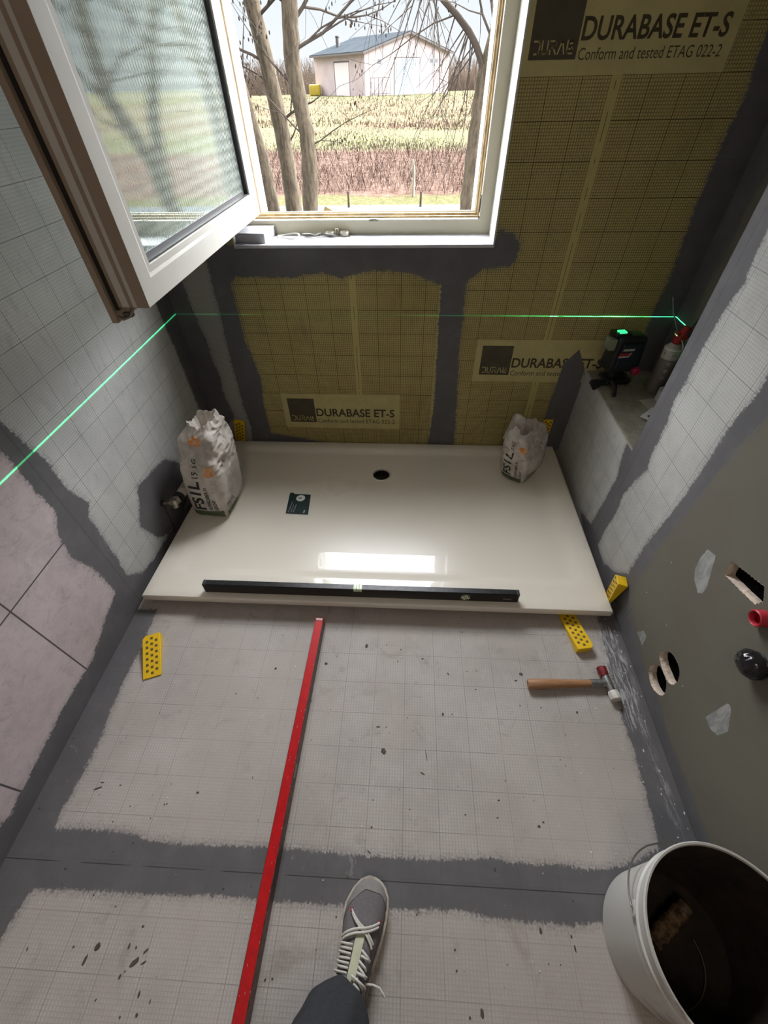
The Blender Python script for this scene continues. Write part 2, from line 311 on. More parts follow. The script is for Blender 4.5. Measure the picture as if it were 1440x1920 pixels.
PAINT_COL = (0.116, 0.113, 0.119)
def grid_mask(nt, u, v, wu=0.0011, wv=0.0011):
    a = ((u / 0.1 + 100.5).fract() - 0.5).abs() * 0.1
    b = ((v / 0.1 + 100.5).fract() - 0.5).abs() * 0.1
    return a.step(wu, wu * 0.3).max(b.step(wv, wv * 0.3))
def weave_mask(nt, u, v, n=120.0, w=0.17):
    a = ((u * n + 1000.5).fract() - 0.5).abs()
    b = ((v * n + 1000.5).fract() - 0.5).abs()
    return a.step(w + 0.08, w - 0.04), b.step(w + 0.08, w - 0.04)
def membrane(name, ax, off, base, base2, line, weave=(0.28, 0.28), major=0.6, wear=0.0, regions=None, rough=0.75, brush=(1, 1, 1), rot=0.0):
    m, nt, b = new_mat(name)
    b.inputs['Roughness'].default_value = rough; b.inputs['Specular IOR Level'].default_value = 0.25
    v, x, y, z = pos(nt); A = {'x': x, 'y': y, 'z': z}
    u0, v0 = A[ax[0]] - off[0], A[ax[1]] - off[1]
    if name == 'yellow_membrane':      # two sheets, each with its own printed grid
        lo_ = x.step(0.171, 0.169); u0 = u0 + lo_ * 0.0386; v0 = v0 - lo_ * 0.0198
    if rot: u1 = u0 + v0 * rot; v1 = v0 - u0 * rot
    else: u1, v1 = u0, v0
    big = nz(nt, v, 3.5, 4, 0.6); med = nz(nt, v, 18.0, 4, 0.65); fin = nz(nt, v, 160.0, 2, 0.6)
    col = mix(nt, (big * 0.6 + med * 0.4).step(0.38, 0.62), base, base2)
    wa, wb = weave_mask(nt, u1, v1)
    keep = (1.0 - med.step(0.42, 0.66) * wear)
    w = ((wa * weave[0]).max(wb * weave[1]) * (fin * 0.8 + 0.6)) * keep
    col = mix(nt, w.clamp(), col, line)
    wl_ = 0.0017 if name == 'yellow_membrane' else 0.0012
    g = grid_mask(nt, u1, v1, wl_, wl_) * major * (1.0 - med.step(0.5, 0.7) * wear)
    col = mix(nt, g.clamp(), col, line)
    # thin scuffs and smears of wet coating
    sc = nz(nt, v, 13.0, 5, 0.75, off=(3, 1, 7), dist=0.6, stretch=(1, 1, 0.45) if 'z' in ax else None).step(0.57, 0.70)
    col = mix(nt, sc * 0.42, col, tuple(c * 0.45 for c in base))
    hgt = wa.max(wb)
    if regions: col = regions(nt, b, v, x, y, z, col, big, med, fin)
    # brushed-on grey sealing coat
    sd = attr(nt, 'coat')
    br = nz(nt, v, 26.0, 4, 0.7, stretch=brush); br2 = nz(nt, v, 150.0, 3, 0.7, stretch=brush)
    br3 = nz(nt, v, 95.0, 4, 0.7, stretch=((1.5, 0.25, 1) if ax == 'xy' else (0.25, 0.25, 1.4)))
    e = sd + (br - 0.5) * 0.018 + (br2 - 0.5) * 0.020 + (br3 - 0.5) * 0.027
    cm = e.step(-0.0025, 0.004)
    thin = nz(nt, v, 12.0, 3, 0.6, off=(9, 2, 4))
    pc = mix(nt, thin.step(0.4, 0.7), PAINT_COL, tuple(c * 1.16 for c in PAINT_COL))
    gl = grid_mask(nt, u1, v1, 0.0013, 0.0013) * 0.16
    pc = mix(nt, gl, pc, (0.04, 0.04, 0.04))
    # seams of the boards under the coat
    if name == 'floor_membrane': pc = mix(nt, (y - x * 0.012 - 0.0645).abs().step(0.0016, 0.0006) * nz(nt, v, 6.0, 2, off=(0, 3, 0)).step(0.36, 0.46) * 0.75, pc, (0.02, 0.02, 0.02))
    if 'left' in name: pc = mix(nt, (y - 0.838).abs().step(0.0014, 0.0005) * 0.6, pc, (0.03, 0.03, 0.03))
    if 'right' in name: pc = mix(nt, ((y - 0.825).abs().min((y - 1.215).abs())).step(0.0012, 0.0004) * 0.6, pc, (0.03, 0.03, 0.03))
    halo = e.step(-0.022, 0.0) * 0.5 * fin.step(0.3, 0.7)
    col = mix(nt, halo, col, PAINT_COL)
    col = mix(nt, cm, col, pc)
    if name == 'floor_membrane':    # white filler dust trodden along the right-hand wall
        du = attr(nt, 'dust')
        st = nz(nt, v, 40.0, 5, 0.75, stretch=(3.0, 0.45, 1), dist=0.4)
        dm = (du.step(-0.012, 0.012) * st.step(0.44, 0.62)).max(((x - 0.765).abs().step(0.020, 0.004)) * (y.step(0.10, 0.3)) * y.step(0.85, 0.75) * st.step(0.46, 0.66) * 0.7)
        col = mix(nt, dm * 0.75, col, (0.52, 0.52, 0.53))
        sc2 = nz(nt, v, 16.0, 5, 0.8, off=(1, 9, 0), dist=1.2).step(0.63, 0.70)
        col = mix(nt, sc2 * 0.22, col, (0.5, 0.49, 0.48))
    nt.links.new(col, b.inputs['Base Color'])
    r = cm * -0.22 + rough
    nt.links.new(r.s, b.inputs['Roughness'])
    plainb = y.lt(0.84) if ax[0] == 'y' and 'left' in name else (y.lt(0.908) if 'right' in name else y.lt(-90.0))
    h = hgt * (1.0 - cm) * (1.0 - plainb) * 0.5 + br2 * 0.4 + cm * 0.6
    bump(nt, b, h, 0.35, 0.0012)
    return m
LG, LG2 = (0.56, 0.56, 0.54), (0.45, 0.45, 0.435)

# floor ---------------------------------------------------------------
def floor_regions(nt, b, v, x, y, z, col, big, med, fin):
    warm = nz(nt, v, 1.6, 3, 0.6, off=(4, 4, 0)).step(0.42, 0.6)
    col = mix(nt, warm * 0.55, col, (0.40, 0.36, 0.33))
    grime = nz(nt, v, 5.0, 5, 0.7, off=(2, 8, 0), dist=0.4).step(0.55, 0.75)
    col = mix(nt, grime * 0.45, col, (0.19, 0.165, 0.13))
    white = nz(nt, v, 30.0, 5, 0.75, off=(7, 7, 0)).step(0.62, 0.72)
    col = mix(nt, white * 0.35, col, (0.6, 0.59, 0.58))
    vor = nt.nodes.new('ShaderNodeTexVoronoi'); vor.inputs['Scale'].default_value = 26.0; nt.links.new(v, vor.inputs['Vector'])
    du = attr(nt, 'dust') + (fin - 0.5) * 0.02
    st = nz(nt, v, 60.0, 4, 0.75, stretch=(3.0, 0.35, 1), dist=0.5)
    white2 = nz(nt, v, 45.0, 4, 0.7, stretch=(1.6, 0.5, 1), off=(3, 3, 0))
    spots = NV(nt, vor.outputs['Distance']).lt(0.045) * nz(nt, v, 7.0, 2, 0.5, off=(5, 1, 0)).step(0.5, 0.6)
    return mix(nt, spots * 0.8, col, (0.05, 0.045, 0.04))
mf = membrane('floor_membrane', 'xy', (-0.1883, 0.6689), (0.475, 0.442, 0.422), (0.385, 0.355, 0.335), (0.15, 0.14, 0.135), weave=(0.25, 0.14), major=0.60, wear=0.6, regions=floor_regions, rough=0.62, rot=0.0107)
floor = sheet('floor', seq(XL, XN + .0, 0.010), seq(YF, YB, 0.010), lambda a, b: (a, b, a * 0), mf, {'coat': PAINT['floor'], 'dust': PAINT['dust']})
# back wall -----------------------------------------------------------
def back_regions(nt, b, v, x, y, z, col, big, med, fin):
    g = x.step(-0.790, -0.796)
    sm = nz(nt, v, 8.0, 5, 0.7, off=(1, 1, 1), stretch=(1, 1, 0.5)).step(0.56, 0.78)
    col = mix(nt, sm * 0.45, col, (0.17, 0.14, 0.075))
    # plain overlap strips of the sheet with a fine seam
    for cx, z0, z1, w in ((-0.2497, 0.345, 0.99, 0.0135), (0.5905, 0.0, 1.4255, 0.0155)):
        sx_ = (x - cx).abs()
        inz = z.gt(z0) * z.lt(z1)
        col = mix(nt, sx_.lt(w) * inz * 0.9, col, (0.50, 0.425, 0.17))
        col = mix(nt, sx_.lt(0.0009) * inz * nz(nt, v, 14.0, 1, 0.5, off=(0, 0, 2)).gt(0.47), col, (0.05, 0.04, 0.02))
    s2 = (x - 0.117).abs()
    col = mix(nt, s2.lt(0.009) * z.lt(0.9), col, (0.50, 0.43, 0.175))
    gcol = mix(nt, big, (0.40, 0.38, 0.355), (0.31, 0.29, 0.275))
    wa, wb = weave_mask(nt, x, z)
    gcol = mix(nt, wa * 0.35, gcol, (0.12, 0.12, 0.12))
    col = mix(nt, g, col, gcol)
    return col
mb = membrane('yellow_membrane', 'xz', (0.3897, 0.0255), (0.55, 0.46, 0.195), (0.47, 0.385, 0.155), (0.055, 0.038, 0.015), weave=(0.62, 0.55), major=0.95, wear=0.25, regions=back_regions, brush=(1, 1, 0.35))
us = seq(XL, XN, 0.010, must=(WX0, WX1)); vs = seq(0, ZC, 0.010, must=(WZ0, WZ1))
wall_back = sheet('wall_back', us, vs, lambda a, b: (a, a * 0 + YB, b), mb, {'coat': PAINT['back']},
                  cut=lambda u, v: (u > WX0) & (u < WX1) & (v > WZ0) & (v < WZ1))
# left wall -----------------------------------------------------------
def left_regions(nt, b, v, x, y, z, col, big, med, fin):
    pk = y.step(0.8385, 0.8365)
    sm = nz(nt, v, 6.0, 5, 0.7, off=(5, 2, 1)).step(0.40, 0.72)
    sm2 = nz(nt, v, 15.0, 6, 0.8, off=(5, 2, 9), dist=0.8).step(0.48, 0.68)
    pc = mix(nt, sm * 0.50 + sm2 * 0.40, (0.56, 0.48, 0.485), (0.33, 0.275, 0.28))
    scr = nz(nt, v, 22.0, 3, 0.6, off=(2, 4, 1), stretch=(1, 0.35, 1.5), dist=1.5)
    pc = mix(nt, (scr - 0.5).abs().step(0.006, 0.0) * 0.35, pc, (0.10, 0.08, 0.08))
    # joints of the painted backer boards
    for ln in ((y - 0.521 + (z - 0.46) * 0.02).abs(), (y - 0.188).abs(), (z - 0.4635).abs()):
        pc = mix(nt, ln.step(0.0030, 0.0016), pc, (0.085, 0.075, 0.075))
    return mix(nt, pk, col, pc)
ml = membrane('grey_membrane_left', 'yz', (0.0425, 0.0572), LG, LG2, (0.12, 0.12, 0.12), weave=(0.32, 0.24), major=0.85, wear=0.40, regions=left_regions, brush=(1, 1, 0.5))
wall_left = sheet('wall_left', seq(YF, YB, 0.010), seq(0, ZC, 0.010), lambda a, b: (a * 0 + XL, a, b), ml, {'coat': PAINT['left']})
# right wall (with its two cut-outs) ------------------------------------
def right_regions(nt, b, v, x, y, z, col, big, med, fin):
    gb = y.step(0.9085, 0.9065)
    sm = nz(nt, v, 3.0, 4, 0.6, off=(8, 2, 1)).step(0.35, 0.7)
    gc = mix(nt, sm, (0.148, 0.143, 0.112), (0.135, 0.123, 0.100))
    fl = nt.nodes.new('ShaderNodeTexVoronoi'); fl.inputs['Scale'].default_value = 20.0; nt.links.new(v, fl.inputs['Vector'])
    fk = NV(nt, fl.outputs['Distance']).lt(0.05) * nz(nt, v, 6.0, 2, 0.5, off=(1, 3, 5)).step(0.55, 0.6)
    gc = mix(nt, fk, gc, (0.5, 0.49, 0.45))
    sd = attr(nt, 'filler') + (nz(nt, v, 120.0, 3, 0.6) - 0.5) * 0.006
    fc = mix(nt, nz(nt, v, 40.0, 4, 0.7, stretch=(1, 1, 0.4)).step(0.4, 0.6), (0.34, 0.345, 0.335), (0.23, 0.235, 0.23))
    gc = mix(nt, sd.step(-0.0008, 0.0012), gc, fc)
    return mix(nt, gb, col, gc)
mr = membrane('grey_membrane_right', 'yz', (0.0425, 0.007), (0.50, 0.50, 0.475), (0.40, 0.40, 0.38), (0.17, 0.17, 0.165), weave=(0.32, 0.26), major=0.9, wear=0.20, regions=right_regions, brush=(1, 1, 0.5))
holes = PAINT['hole_rect'] + PAINT['hole_round']
def in_holes(u, v):
    P = np.stack([u, v], 1); d = np.full(len(P), -1.0)
    for h in holes: d = np.maximum(d, poly_sd(P, h))
    return d > 0
us = seq(YF, YE, 0.014, fine=((0.36, 0.78, 0.0035), (0.83, YE, 0.010))); vs = seq(0, ZC, 0.014, fine=((0.04, 0.65, 0.0035),))
wall_right = sheet('wall_right', us, vs, lambda a, b: (a * 0 + XR, a, b), mr, {'coat': PAINT['right'], 'filler': PAINT['rpatch']}, cut=in_holes)
# low part of the right wall under the ledge
sheet('wall_right_low', seq(YE, YB, 0.010), seq(0, ZL, 0.010), lambda a, b: (a * 0 + XR, a, b), mr, {'coat': PAINT['right'], 'filler': PAINT['rpatch']})
# ledge (bare concrete), niche end walls
m_conc, nt, b = new_mat('bare_concrete'); b.inputs['Roughness'].default_value = 0.9
v, x, y, z = pos(nt)
cc = mix(nt, nz(nt, v, 9.0, 5, 0.7).step(0.35, 0.65), (0.27, 0.25, 0.19), (0.17, 0.16, 0.12))
cc = mix(nt, nz(nt, v, 28.0, 5, 0.75, off=(2, 2, 2)).step(0.58, 0.7) * 0.6, cc, (0.42, 0.40, 0.34))
nt.links.new(cc, b.inputs['Base Color']); bump(nt, b, nz(nt, v, 60.0, 5, 0.7), 0.8, 0.003)
lbm = bmesh.new()
n = 40; rr_ = random.Random(3)
us_ = [YE + (YB - YE) * i / n for i in range(n + 1)]
row = []
for i, yy in enumerate(us_):
    w = 0.004 * noise.noise(Vector((yy * 40, 3, 0))) + 0.0035 * noise.noise(Vector((yy * 110, 8, 0)))
    row.append([lbm.verts.new((XR + 0.006 + w, yy, ZL - 0.004)), lbm.verts.new((XR + 0.011 + w, yy, ZL)), lbm.verts.new((0.95, yy, ZL + 0.001)), lbm.verts.new((XN, yy, ZL)),
                lbm.verts.new((XN, yy, ZL - 0.05)), lbm.verts.new((XR + 0.006 + w, yy, ZL - 0.05))])
for a, c in zip(row, row[1:]):
    for k in range(6): lbm.faces.new((a[k], a[(k + 1) % 6], c[(k + 1) % 6], c[k]))
lbm.faces.new(row[0]); lbm.faces.new(row[-1][::-1])
obj('trim_1', lbm, m_conc)['kind'] = 'structure'
# thin edge of the sheet under the ledge
obj('trim_2', BX(XR + 0.0002, XR + 0.006, YE, YB, ZL - 0.03, ZL + 0.0005), plain('sheet_edge', (0.42, 0.40, 0.36), 0.8, var=0.3))['kind'] = 'structure'
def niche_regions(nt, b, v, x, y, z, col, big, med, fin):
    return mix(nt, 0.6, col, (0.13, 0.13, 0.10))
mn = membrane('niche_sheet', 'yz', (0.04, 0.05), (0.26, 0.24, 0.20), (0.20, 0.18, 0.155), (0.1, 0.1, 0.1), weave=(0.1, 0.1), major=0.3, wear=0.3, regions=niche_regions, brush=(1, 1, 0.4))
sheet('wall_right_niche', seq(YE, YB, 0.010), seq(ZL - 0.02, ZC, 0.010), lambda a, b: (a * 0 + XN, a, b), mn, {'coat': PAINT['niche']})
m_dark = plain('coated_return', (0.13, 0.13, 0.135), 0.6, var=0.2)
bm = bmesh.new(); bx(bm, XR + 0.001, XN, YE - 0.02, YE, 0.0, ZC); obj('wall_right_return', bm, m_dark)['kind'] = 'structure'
# ceiling and the wall behind the camera
m_white = plain('white_plaster', (0.62, 0.60, 0.57), 0.85, var=0.06, scale=5)
obj('ceiling', BX(XL - .05, XN + .05, YF - .05, YB + .05, ZC, ZC + 0.05), m_white)['kind'] = 'structure'
obj('wall_front', BX(XL - .05, XN + .05, YF - 0.05, YF, 0, ZC), m_white)['kind'] = 'structure'
# outer masonry so the room is closed
m_render = plain('outer_render', (0.80, 0.78, 0.76), 0.9, var=0.05, scale=8)
bm = bmesh.new()
YO = 2.215
bx(bm, XL - .3, WX0 - 0.001, YB + 0.004, YO, -0.2, 3.0); bx(bm, WX1 + 0.001, XN + .3, YB + 0.004, YO, -0.2, 3.0)
bx(bm, WX0 - 0.001, WX1 + 0.001, YB + 0.004, YO, -0.2, WZ0 - 0.004); bx(bm, WX0 - 0.001, WX1 + 0.001, YB + 0.004, YO, WZ1 + 0.004, 3.0)
obj('wall_outer', bm, m_render)['kind'] = 'structure'

# ------------------------------------------------------------------ printed labels on the back wall
m_lab = plain('printed_field', (0.52, 0.45, 0.20), 0.7, var=0.12, scale=14)
m_ink = plain('brown_ink', (0.062, 0.048, 0.020), 0.7, var=0.3, scale=60)
m_sq = plain('brown_print', (0.082, 0.066, 0.036), 0.7, var=0.2, scale=20)
def dural_strokes(w, h):
    L = {'D': [[(0, 1), (.62, 1), (.8, .8), (.8, .2), (.62, 0), (.15, 0)]],
         'U': [[(0, 1), (0, .2), (.15, 0), (.6, 0), (.75, .2), (.75, 1)]],
         'R': [[(0, 0), (0, .25)], [(0, 1), (.6, 1), (.75, .85), (.75, .62), (.6, .48), (.25, .48)], [(.42, .48), (.78, 0)]],
         'A': [[(-.05, 0), (.3, .9), (.45, .9), (.82, 0)]],
         'L': [[(0, 1), (0, .2), (.12, 0), (.75, 0)], [(.3, .36), (.75, .36)], [(.62, .36), (.62, .95), (.42, .95), (.42, .62), (.62, .62)]]}
    out = []
    for i, ch in enumerate('DURAL'):
        for pl in L[ch]: out.append([((i * 1.14 + p[0]) / 5.35 * w, p[1] * h) for p in pl])
    return out
def printed_label(x0, z0, clip_left=None, squeeze=1.0, reach=0.6):
    M = axes((x0, YB - 0.0006, z0), (1, 0, 0), (0, 0, 1), (0, -1, 0))
    a = 0.0 if clip_left is None else clip_left
    f = obj('printed_field', PRISM([(a, 0), (reach, 0), (reach, .2), (a, .2)], 0, 0.0004, M), m_lab, wall_back)
    q = obj('printed_square', PRISM([(.028, .034), (.165, .034), (.165, .172), (.028, .172)], 0.0004, 0.0007, M), m_sq, wall_back)
    M2 = axes((x0 + .040, YB - 0.0014, z0 + 0.046), (1, 0, 0), (0, 0, 1), (0, -1, 0))
    obj('printed_logo', strokes(dural_strokes(0.112, 0.025), 0.0036, M2), m_lab, wall_back)
    M3 = axes((x0 + .170, YB - 0.0011, z0 + 0.070), (1, 0, 0), (0, 0, 1), (0, -1, 0))
    text('printed_lettering', 'DURABASE ET-S', 0.403, M3, m_ink, wall_back, height=0.047, bold=0.022)
    M4 = axes((x0 + .172, YB - 0.0011, z0 + 0.032), (1, 0, 0), (0, 0, 1), (0, -1, 0))
    text('printed_lettering', 'Conform and tested ETAG 022-2', 0.402, M4, m_ink, wall_back, height=0.0245)
printed_label(-0.649, 0.1453)
printed_label(0.2897, 0.4255)
cp_ = [(min(p[0], 0.794), p[1]) for p in PAINT['back'][3]]
obj('coat_patch', PRISM(cp_, 0.0016, 0.0020, axes((0, YB, 0), (1, 0, 0), (0, 0, 1), (0, -1, 0))), plain('sealing_coat', PAINT_COL, 0.5, var=0.1), wall_back)
printed_label(0.2897, 1.4255, clip_left=0.0125)

# ------------------------------------------------------------------ window
m_cream = plain('cream_plastic', (0.50, 0.47, 0.35), 0.35, var=0.06, scale=6)
m_beige = plain('weathered_profile', (0.47, 0.37, 0.22), 0.45, var=0.35, scale=30)
m_edge = plain('shaded_sash_plastic', (0.32, 0.245, 0.18), 0.4, var=0.1, scale=10)  # cream plastic browned so its colour carries the shade on the edge
m_wht = plain('white_plastic', (0.54, 0.525, 0.475), 0.5, var=0.05, scale=10)
m_gask = plain('rubber_gasket', (0.012, 0.011, 0.011), 0.5)
m_hw = plain('hardware_metal', (0.30, 0.27, 0.23), 0.35, 0.9, var=0.4, scale=50)
m_ext = plain('outer_reveal_white', (0.86, 0.84, 0.83), 0.8, var=0.03)
def frame_loop(name, rect, prof, m, parent=None, plane='y'):
    """profile of (inset, depth) points swept round a rectangle with mitred corners"""
    x0, x1, z0, z1 = rect; bm = bmesh.new(); R4 = []
    for ins, dep in prof:
        R4.append([bm.verts.new((x, dep, z)) for x, z in ((x0 + ins, z0 + ins), (x1 - ins, z0 + ins), (x1 - ins, z1 - ins), (x0 + ins, z1 - ins))])
    for a, b in zip(R4, R4[1:] + R4[:1]):
        for k in range(4): bm.faces.new((a[k], a[(k + 1) % 4], b[(k + 1) % 4], b[k]))
    return obj(name, bm, m, parent)
win = bpy.data.objects.new('window_1', None); C.objects.link(win); win.location = (WX0, 2.0, WZ0); win['kind'] = 'structure'
bpy.context.view_layer.update()
def under(o, p):
    o.parent = p; o.matrix_parent_inverse = p.matrix_world.inverted(); return o
R0 = (WX0, WX1, WZ0, WZ1)
under(frame_loop('window_frame', R0, [(0, 2.0), (0.046, 2.0), (0.050, 2.003), (0.050, 2.010), (0.046, 2.012), (0.046, 2.085), (0, 2.085)], m_cream), win)
under(frame_loop('frame_rebate', R0, [(0.046, 2.012), (0.050, 2.012), (0.050, 2.030), (0.056, 2.030), (0.056, 2.036), (0.052, 2.038), (0.052, 2.052), (0.062, 2.052), (0.062, 2.060), (0.058, 2.062), (0.058, 2.078), (0.046, 2.078)], m_beige), win)
under(frame_loop('frame_lip', R0, [(0.0465, 1.9985), (0.0505, 1.9985), (0.0515, 2.006), (0.0465, 2.006)], m_wht), win)
under(frame_loop('outer_lip', R0, [(0.046, 2.078), (0.064, 2.078), (0.064, 2.086), (0.046, 2.086)], m_wht), win)
bm = bmesh.new(); bx(bm, -0.185, -0.148, 1.992, 2.012, 1.034, 1.0405); bx(bm, -0.178, -0.156, 1.99, 2.0, 1.0405, 1.043)
under(obj('strike_plate', bm, m_hw, sm=0.5), win)
bm = bmesh.new(); bx(bm, 0.2470, 0.2535, 2.002, 2.012, 1.06, 1.115); bx(bm, 0.2455, 0.2500, 2.0, 2.014, 1.075, 1.105); bx(bm, 0.246, 0.2545, 2.0, 2.014, 1.038, 1.048)
under(obj('strike_plate', bm, m_hw), win)
# inner reveal, sill, outer reveal
bm = bmesh.new()
m_rev, nt, b = new_mat('reveal_sheet'); b.inputs['Roughness'].default_value = 0.6
v, x, y, z = pos(nt)
wa, wb = weave_mask(nt, y, z)
cc = mix(nt, wb * 0.16 + grid_mask(nt, y, z - 0.03) * 0.25, (0.52, 0.515, 0.48), (0.28, 0.28, 0.26))
nt.links.new(cc, b.inputs['Base Color'])
e = 0.006
bx(bm, WX1 - e, WX1, YB - 0.001, 2.0, WZ0, WZ1); obj('trim_3', bm, m_rev)['kind'] = 'structure'
bm = bmesh.new(); bx(bm, WX0, WX0 + e, YB - 0.001, 2.0, WZ0, WZ1); obj('trim_4', bm, m_rev)['kind'] = 'structure'
m_sill = plain('white_sill', (0.47, 0.48, 0.55), 0.35, var=0.04, scale=9, col2=(0.54, 0.54, 0.54))
o = obj('trim_5', BX(WX0, WX1, YB - 0.004, 2.002, WZ0 - 0.012, WZ0), m_sill, bev=0.003); o['kind'] = 'structure'
bm = bmesh.new(); bx(bm, WX0 - .02, WX0 + 0.045, 2.086, 2.235, WZ0 - .1, WZ1 + .1); obj('trim_6', bm, m_ext)['kind'] = 'structure'
bm = bmesh.new(); bx(bm, WX1 - 0.060, WX1 + .02, 2.086, 2.235, WZ0 - .1, WZ1 + .1); obj('trim_7', bm, m_ext)['kind'] = 'structure'
bm = bmesh.new(); vs_ = bx(bm, WX0 + 0.045, WX1 - 0.06, 2.087, 2.26, 0.9, 1.045)
for v_ in vs_:
    if v_.co.y > 2.2 and v_.co.z > 1: v_.co.z = 1.005
obj('trim_8', bm, m_ext)['kind'] = 'structure'

# open sash, swung into the room on its left-hand hinges
sash = bpy.data.objects.new('sash', None); C.objects.link(sash); under(sash, win)
bpy.context.view_layer.update()
SA = math.radians(0.0)
def to_yz(bm):   # frame_loop lies in x/z with depth y: swing it into the y/z plane
    pass
def sloop(name, rect, prof, m):
    """rect = y0, y1, z0, z1; profile (inset, X)"""
    y0, y1, z0, z1 = rect; bm = bmesh.new(); R4 = []
    for ins, X in prof:
        R4.append([bm.verts.new((X, y, z)) for y, z in ((y0 + ins, z0 + ins), (y1 - ins, z0 + ins), (y1 - ins, z1 - ins), (y0 + ins, z1 - ins))])
    for a, b in zip(R4, R4[1:] + R4[:1]):
        for k in range(4): bm.faces.new((a[k], a[(k + 1) % 4], b[(k + 1) % 4], b[k]))
    return under(obj(name, bm, m), sash)
SR = (1.000, 1.985, 1.062, 2.035)
sloop('sash_frame', SR, [(0.0006, -0.620), (0.050, -0.620), (0.058, -0.6225), (0.072, -0.6225), (0.074, -0.634), (0.074, -0.690), (0.001, -0.690), (0.001, -0.620)][:-1], m_wht)
# the edge as seen from the room: stepped, with gaskets and locking hardware
sloop('sash_edge', SR, [(0.0, -0.6205), (0.0, -0.6500), (0.010, -0.6500), (0.010, -0.6205)], m_edge)
sloop('gasket', SR, [(0.004, -0.6500), (0.004, -0.6600), (0.010, -0.6600), (0.010, -0.6500)], m_gask)
sloop('sash_rib', SR, [(0.0, -0.6600), (0.0, -0.6690), (0.010, -0.6690), (0.010, -0.6600)], m_edge)
sloop('hardware_groove', SR, [(0.009, -0.6690), (0.009, -0.6870), (0.013, -0.6870), (0.013, -0.6690)], m_gask)
sloop('locking_bar', SR, [(0.006, -0.6745), (0.006, -0.6815), (0.0095, -0.6815), (0.0095, -0.6745)], plain('dull_bar', (0.07, 0.055, 0.045), 0.4, 0.7, var=0.4, scale=40))
sloop('sash_rib', SR, [(0.0, -0.6870), (0.0, -0.6955), (0.010, -0.6955), (0.010, -0.6870)], m_edge)
sloop('gasket', SR, [(-0.004, -0.6955), (-0.004, -0.7030), (0.012, -0.7030), (0.012, -0.6955)], m_gask)
sloop('sash_flange', (0.985, 1.985, 1.032, 2.05), [(0.0, -0.7035), (0.0, -0.7180), (0.09, -0.7180), (0.09, -0.7035)], m_edge)
sloop('glazing_bead', SR, [(0.074, -0.6270), (0.0775, -0.6270), (0.0775, -0.650), (0.074, -0.650)], m_gask)
sloop('spacer_bar', SR, [(0.0745, -0.640), (0.088, -0.640), (0.088, -0.660), (0.0745, -0.660)], plain('spacer_aluminium', (0.10, 0.10, 0.105), 0.4, 0.5))
# bottom hinge and corner piece
under(obj('hinge', TUBE([(-0.700, 1.988, 1.030), (-0.700, 1.988, 1.10)], 0.008, 14), m_wht, sm=0.7), sash)
bm = bmesh.new(); tube(bm, [(-0.662, 0.998, 1.060), (-0.672, 0.992, 1.046), (-0.690, 0.990, 1.040), (-0.700, 0.992, 1.046)], 0.004, 8); bx(bm, -0.690, -0.668, 0.992, 1.006, 1.043, 1.052)
under(obj('corner_bracket', bm, m_hw, sm=0.7), sash)
# ribbed double glazing
def glass(name, ribs, scatter):
    m = bpy.data.materials.new(name); m.use_nodes = True; nt = m.node_tree
    for n_ in list(nt.nodes):
        if n_.type == 'BSDF_PRINCIPLED': nt.nodes.remove(n_)
    out = [n_ for n_ in nt.nodes if n_.type == 'OUTPUT_MATERIAL'][0]
    v, x, y, z = pos(nt)
    gl = nt.nodes.new('ShaderNodeBsdfGlossy'); gl.inputs['Roughness'].default_value = 0.0; gl.inputs['Color'].default_value = (0.93, 1, 0.96, 1)
    tr = nt.nodes.new('ShaderNodeBsdfTransparent'); tr.inputs[0].default_value = (0.975, 0.985, 0.975, 1)
    df = nt.nodes.new('ShaderNodeBsdfDiffuse'); df.inputs[0].default_value = (0.55, 0.60, 0.56, 1)
    lw = nt.nodes.new('ShaderNodeLayerWeight'); lw.inputs['Blend'].default_value = 0.5; fc_ = NV(nt, lw.outputs['Facing']); frs = fc_.pow(5.0) * 0.88 + 0.10
    h = (((y * (2 * PI / 0.0085)) + nz(nt, v, 9.0, 2) * 0.8)._m('SINE') * 0.5)
    bp = nt.nodes.new('ShaderNodeBump'); bp.inputs['Strength'].default_value = ribs; bp.inputs['Distance'].default_value = 0.000012
    nt.links.new(h.s, bp.inputs['Height']); nt.links.new(bp.outputs[0], gl.inputs['Normal'])
    st_ = ((y * (2 * PI / 0.0135)) + nz(nt, v, 5.0, 2) * 0.8)._m('SINE').step(0.35, 0.75) * ((z * (2 * PI / 0.026))._m('SINE') * 0.22 + 0.78)  # pale diffuse stripes painted for the light the ribs scatter
    m1 = nt.nodes.new('ShaderNodeMixShader'); dd_ = st_ * scatter * 4.2 + scatter * 0.2; nt.links.new(dd_.s, m1.inputs[0])
    nt.links.new(tr.outputs[0], m1.inputs[1]); nt.links.new(df.outputs[0], m1.inputs[2])
    m2 = nt.nodes.new('ShaderNodeMixShader'); nt.links.new(frs.s, m2.inputs[0])
    nt.links.new(m1.outputs[0], m2.inputs[1]); nt.links.new(gl.outputs[0], m2.inputs[2])
    nt.links.new(m2.outputs[0], out.inputs['Surface'])
    return m
under(obj('pane', BX(-0.645, -0.641, 1.068, 1.917, 1.130, 1.967), glass('ribbed_glass', 0.8, 0.16)), sash)
under(obj('pane', BX(-0.664, -0.660, 1.068, 1.917, 1.130, 1.967), glass('inner_glass', 0.8, 0.16)), sash)

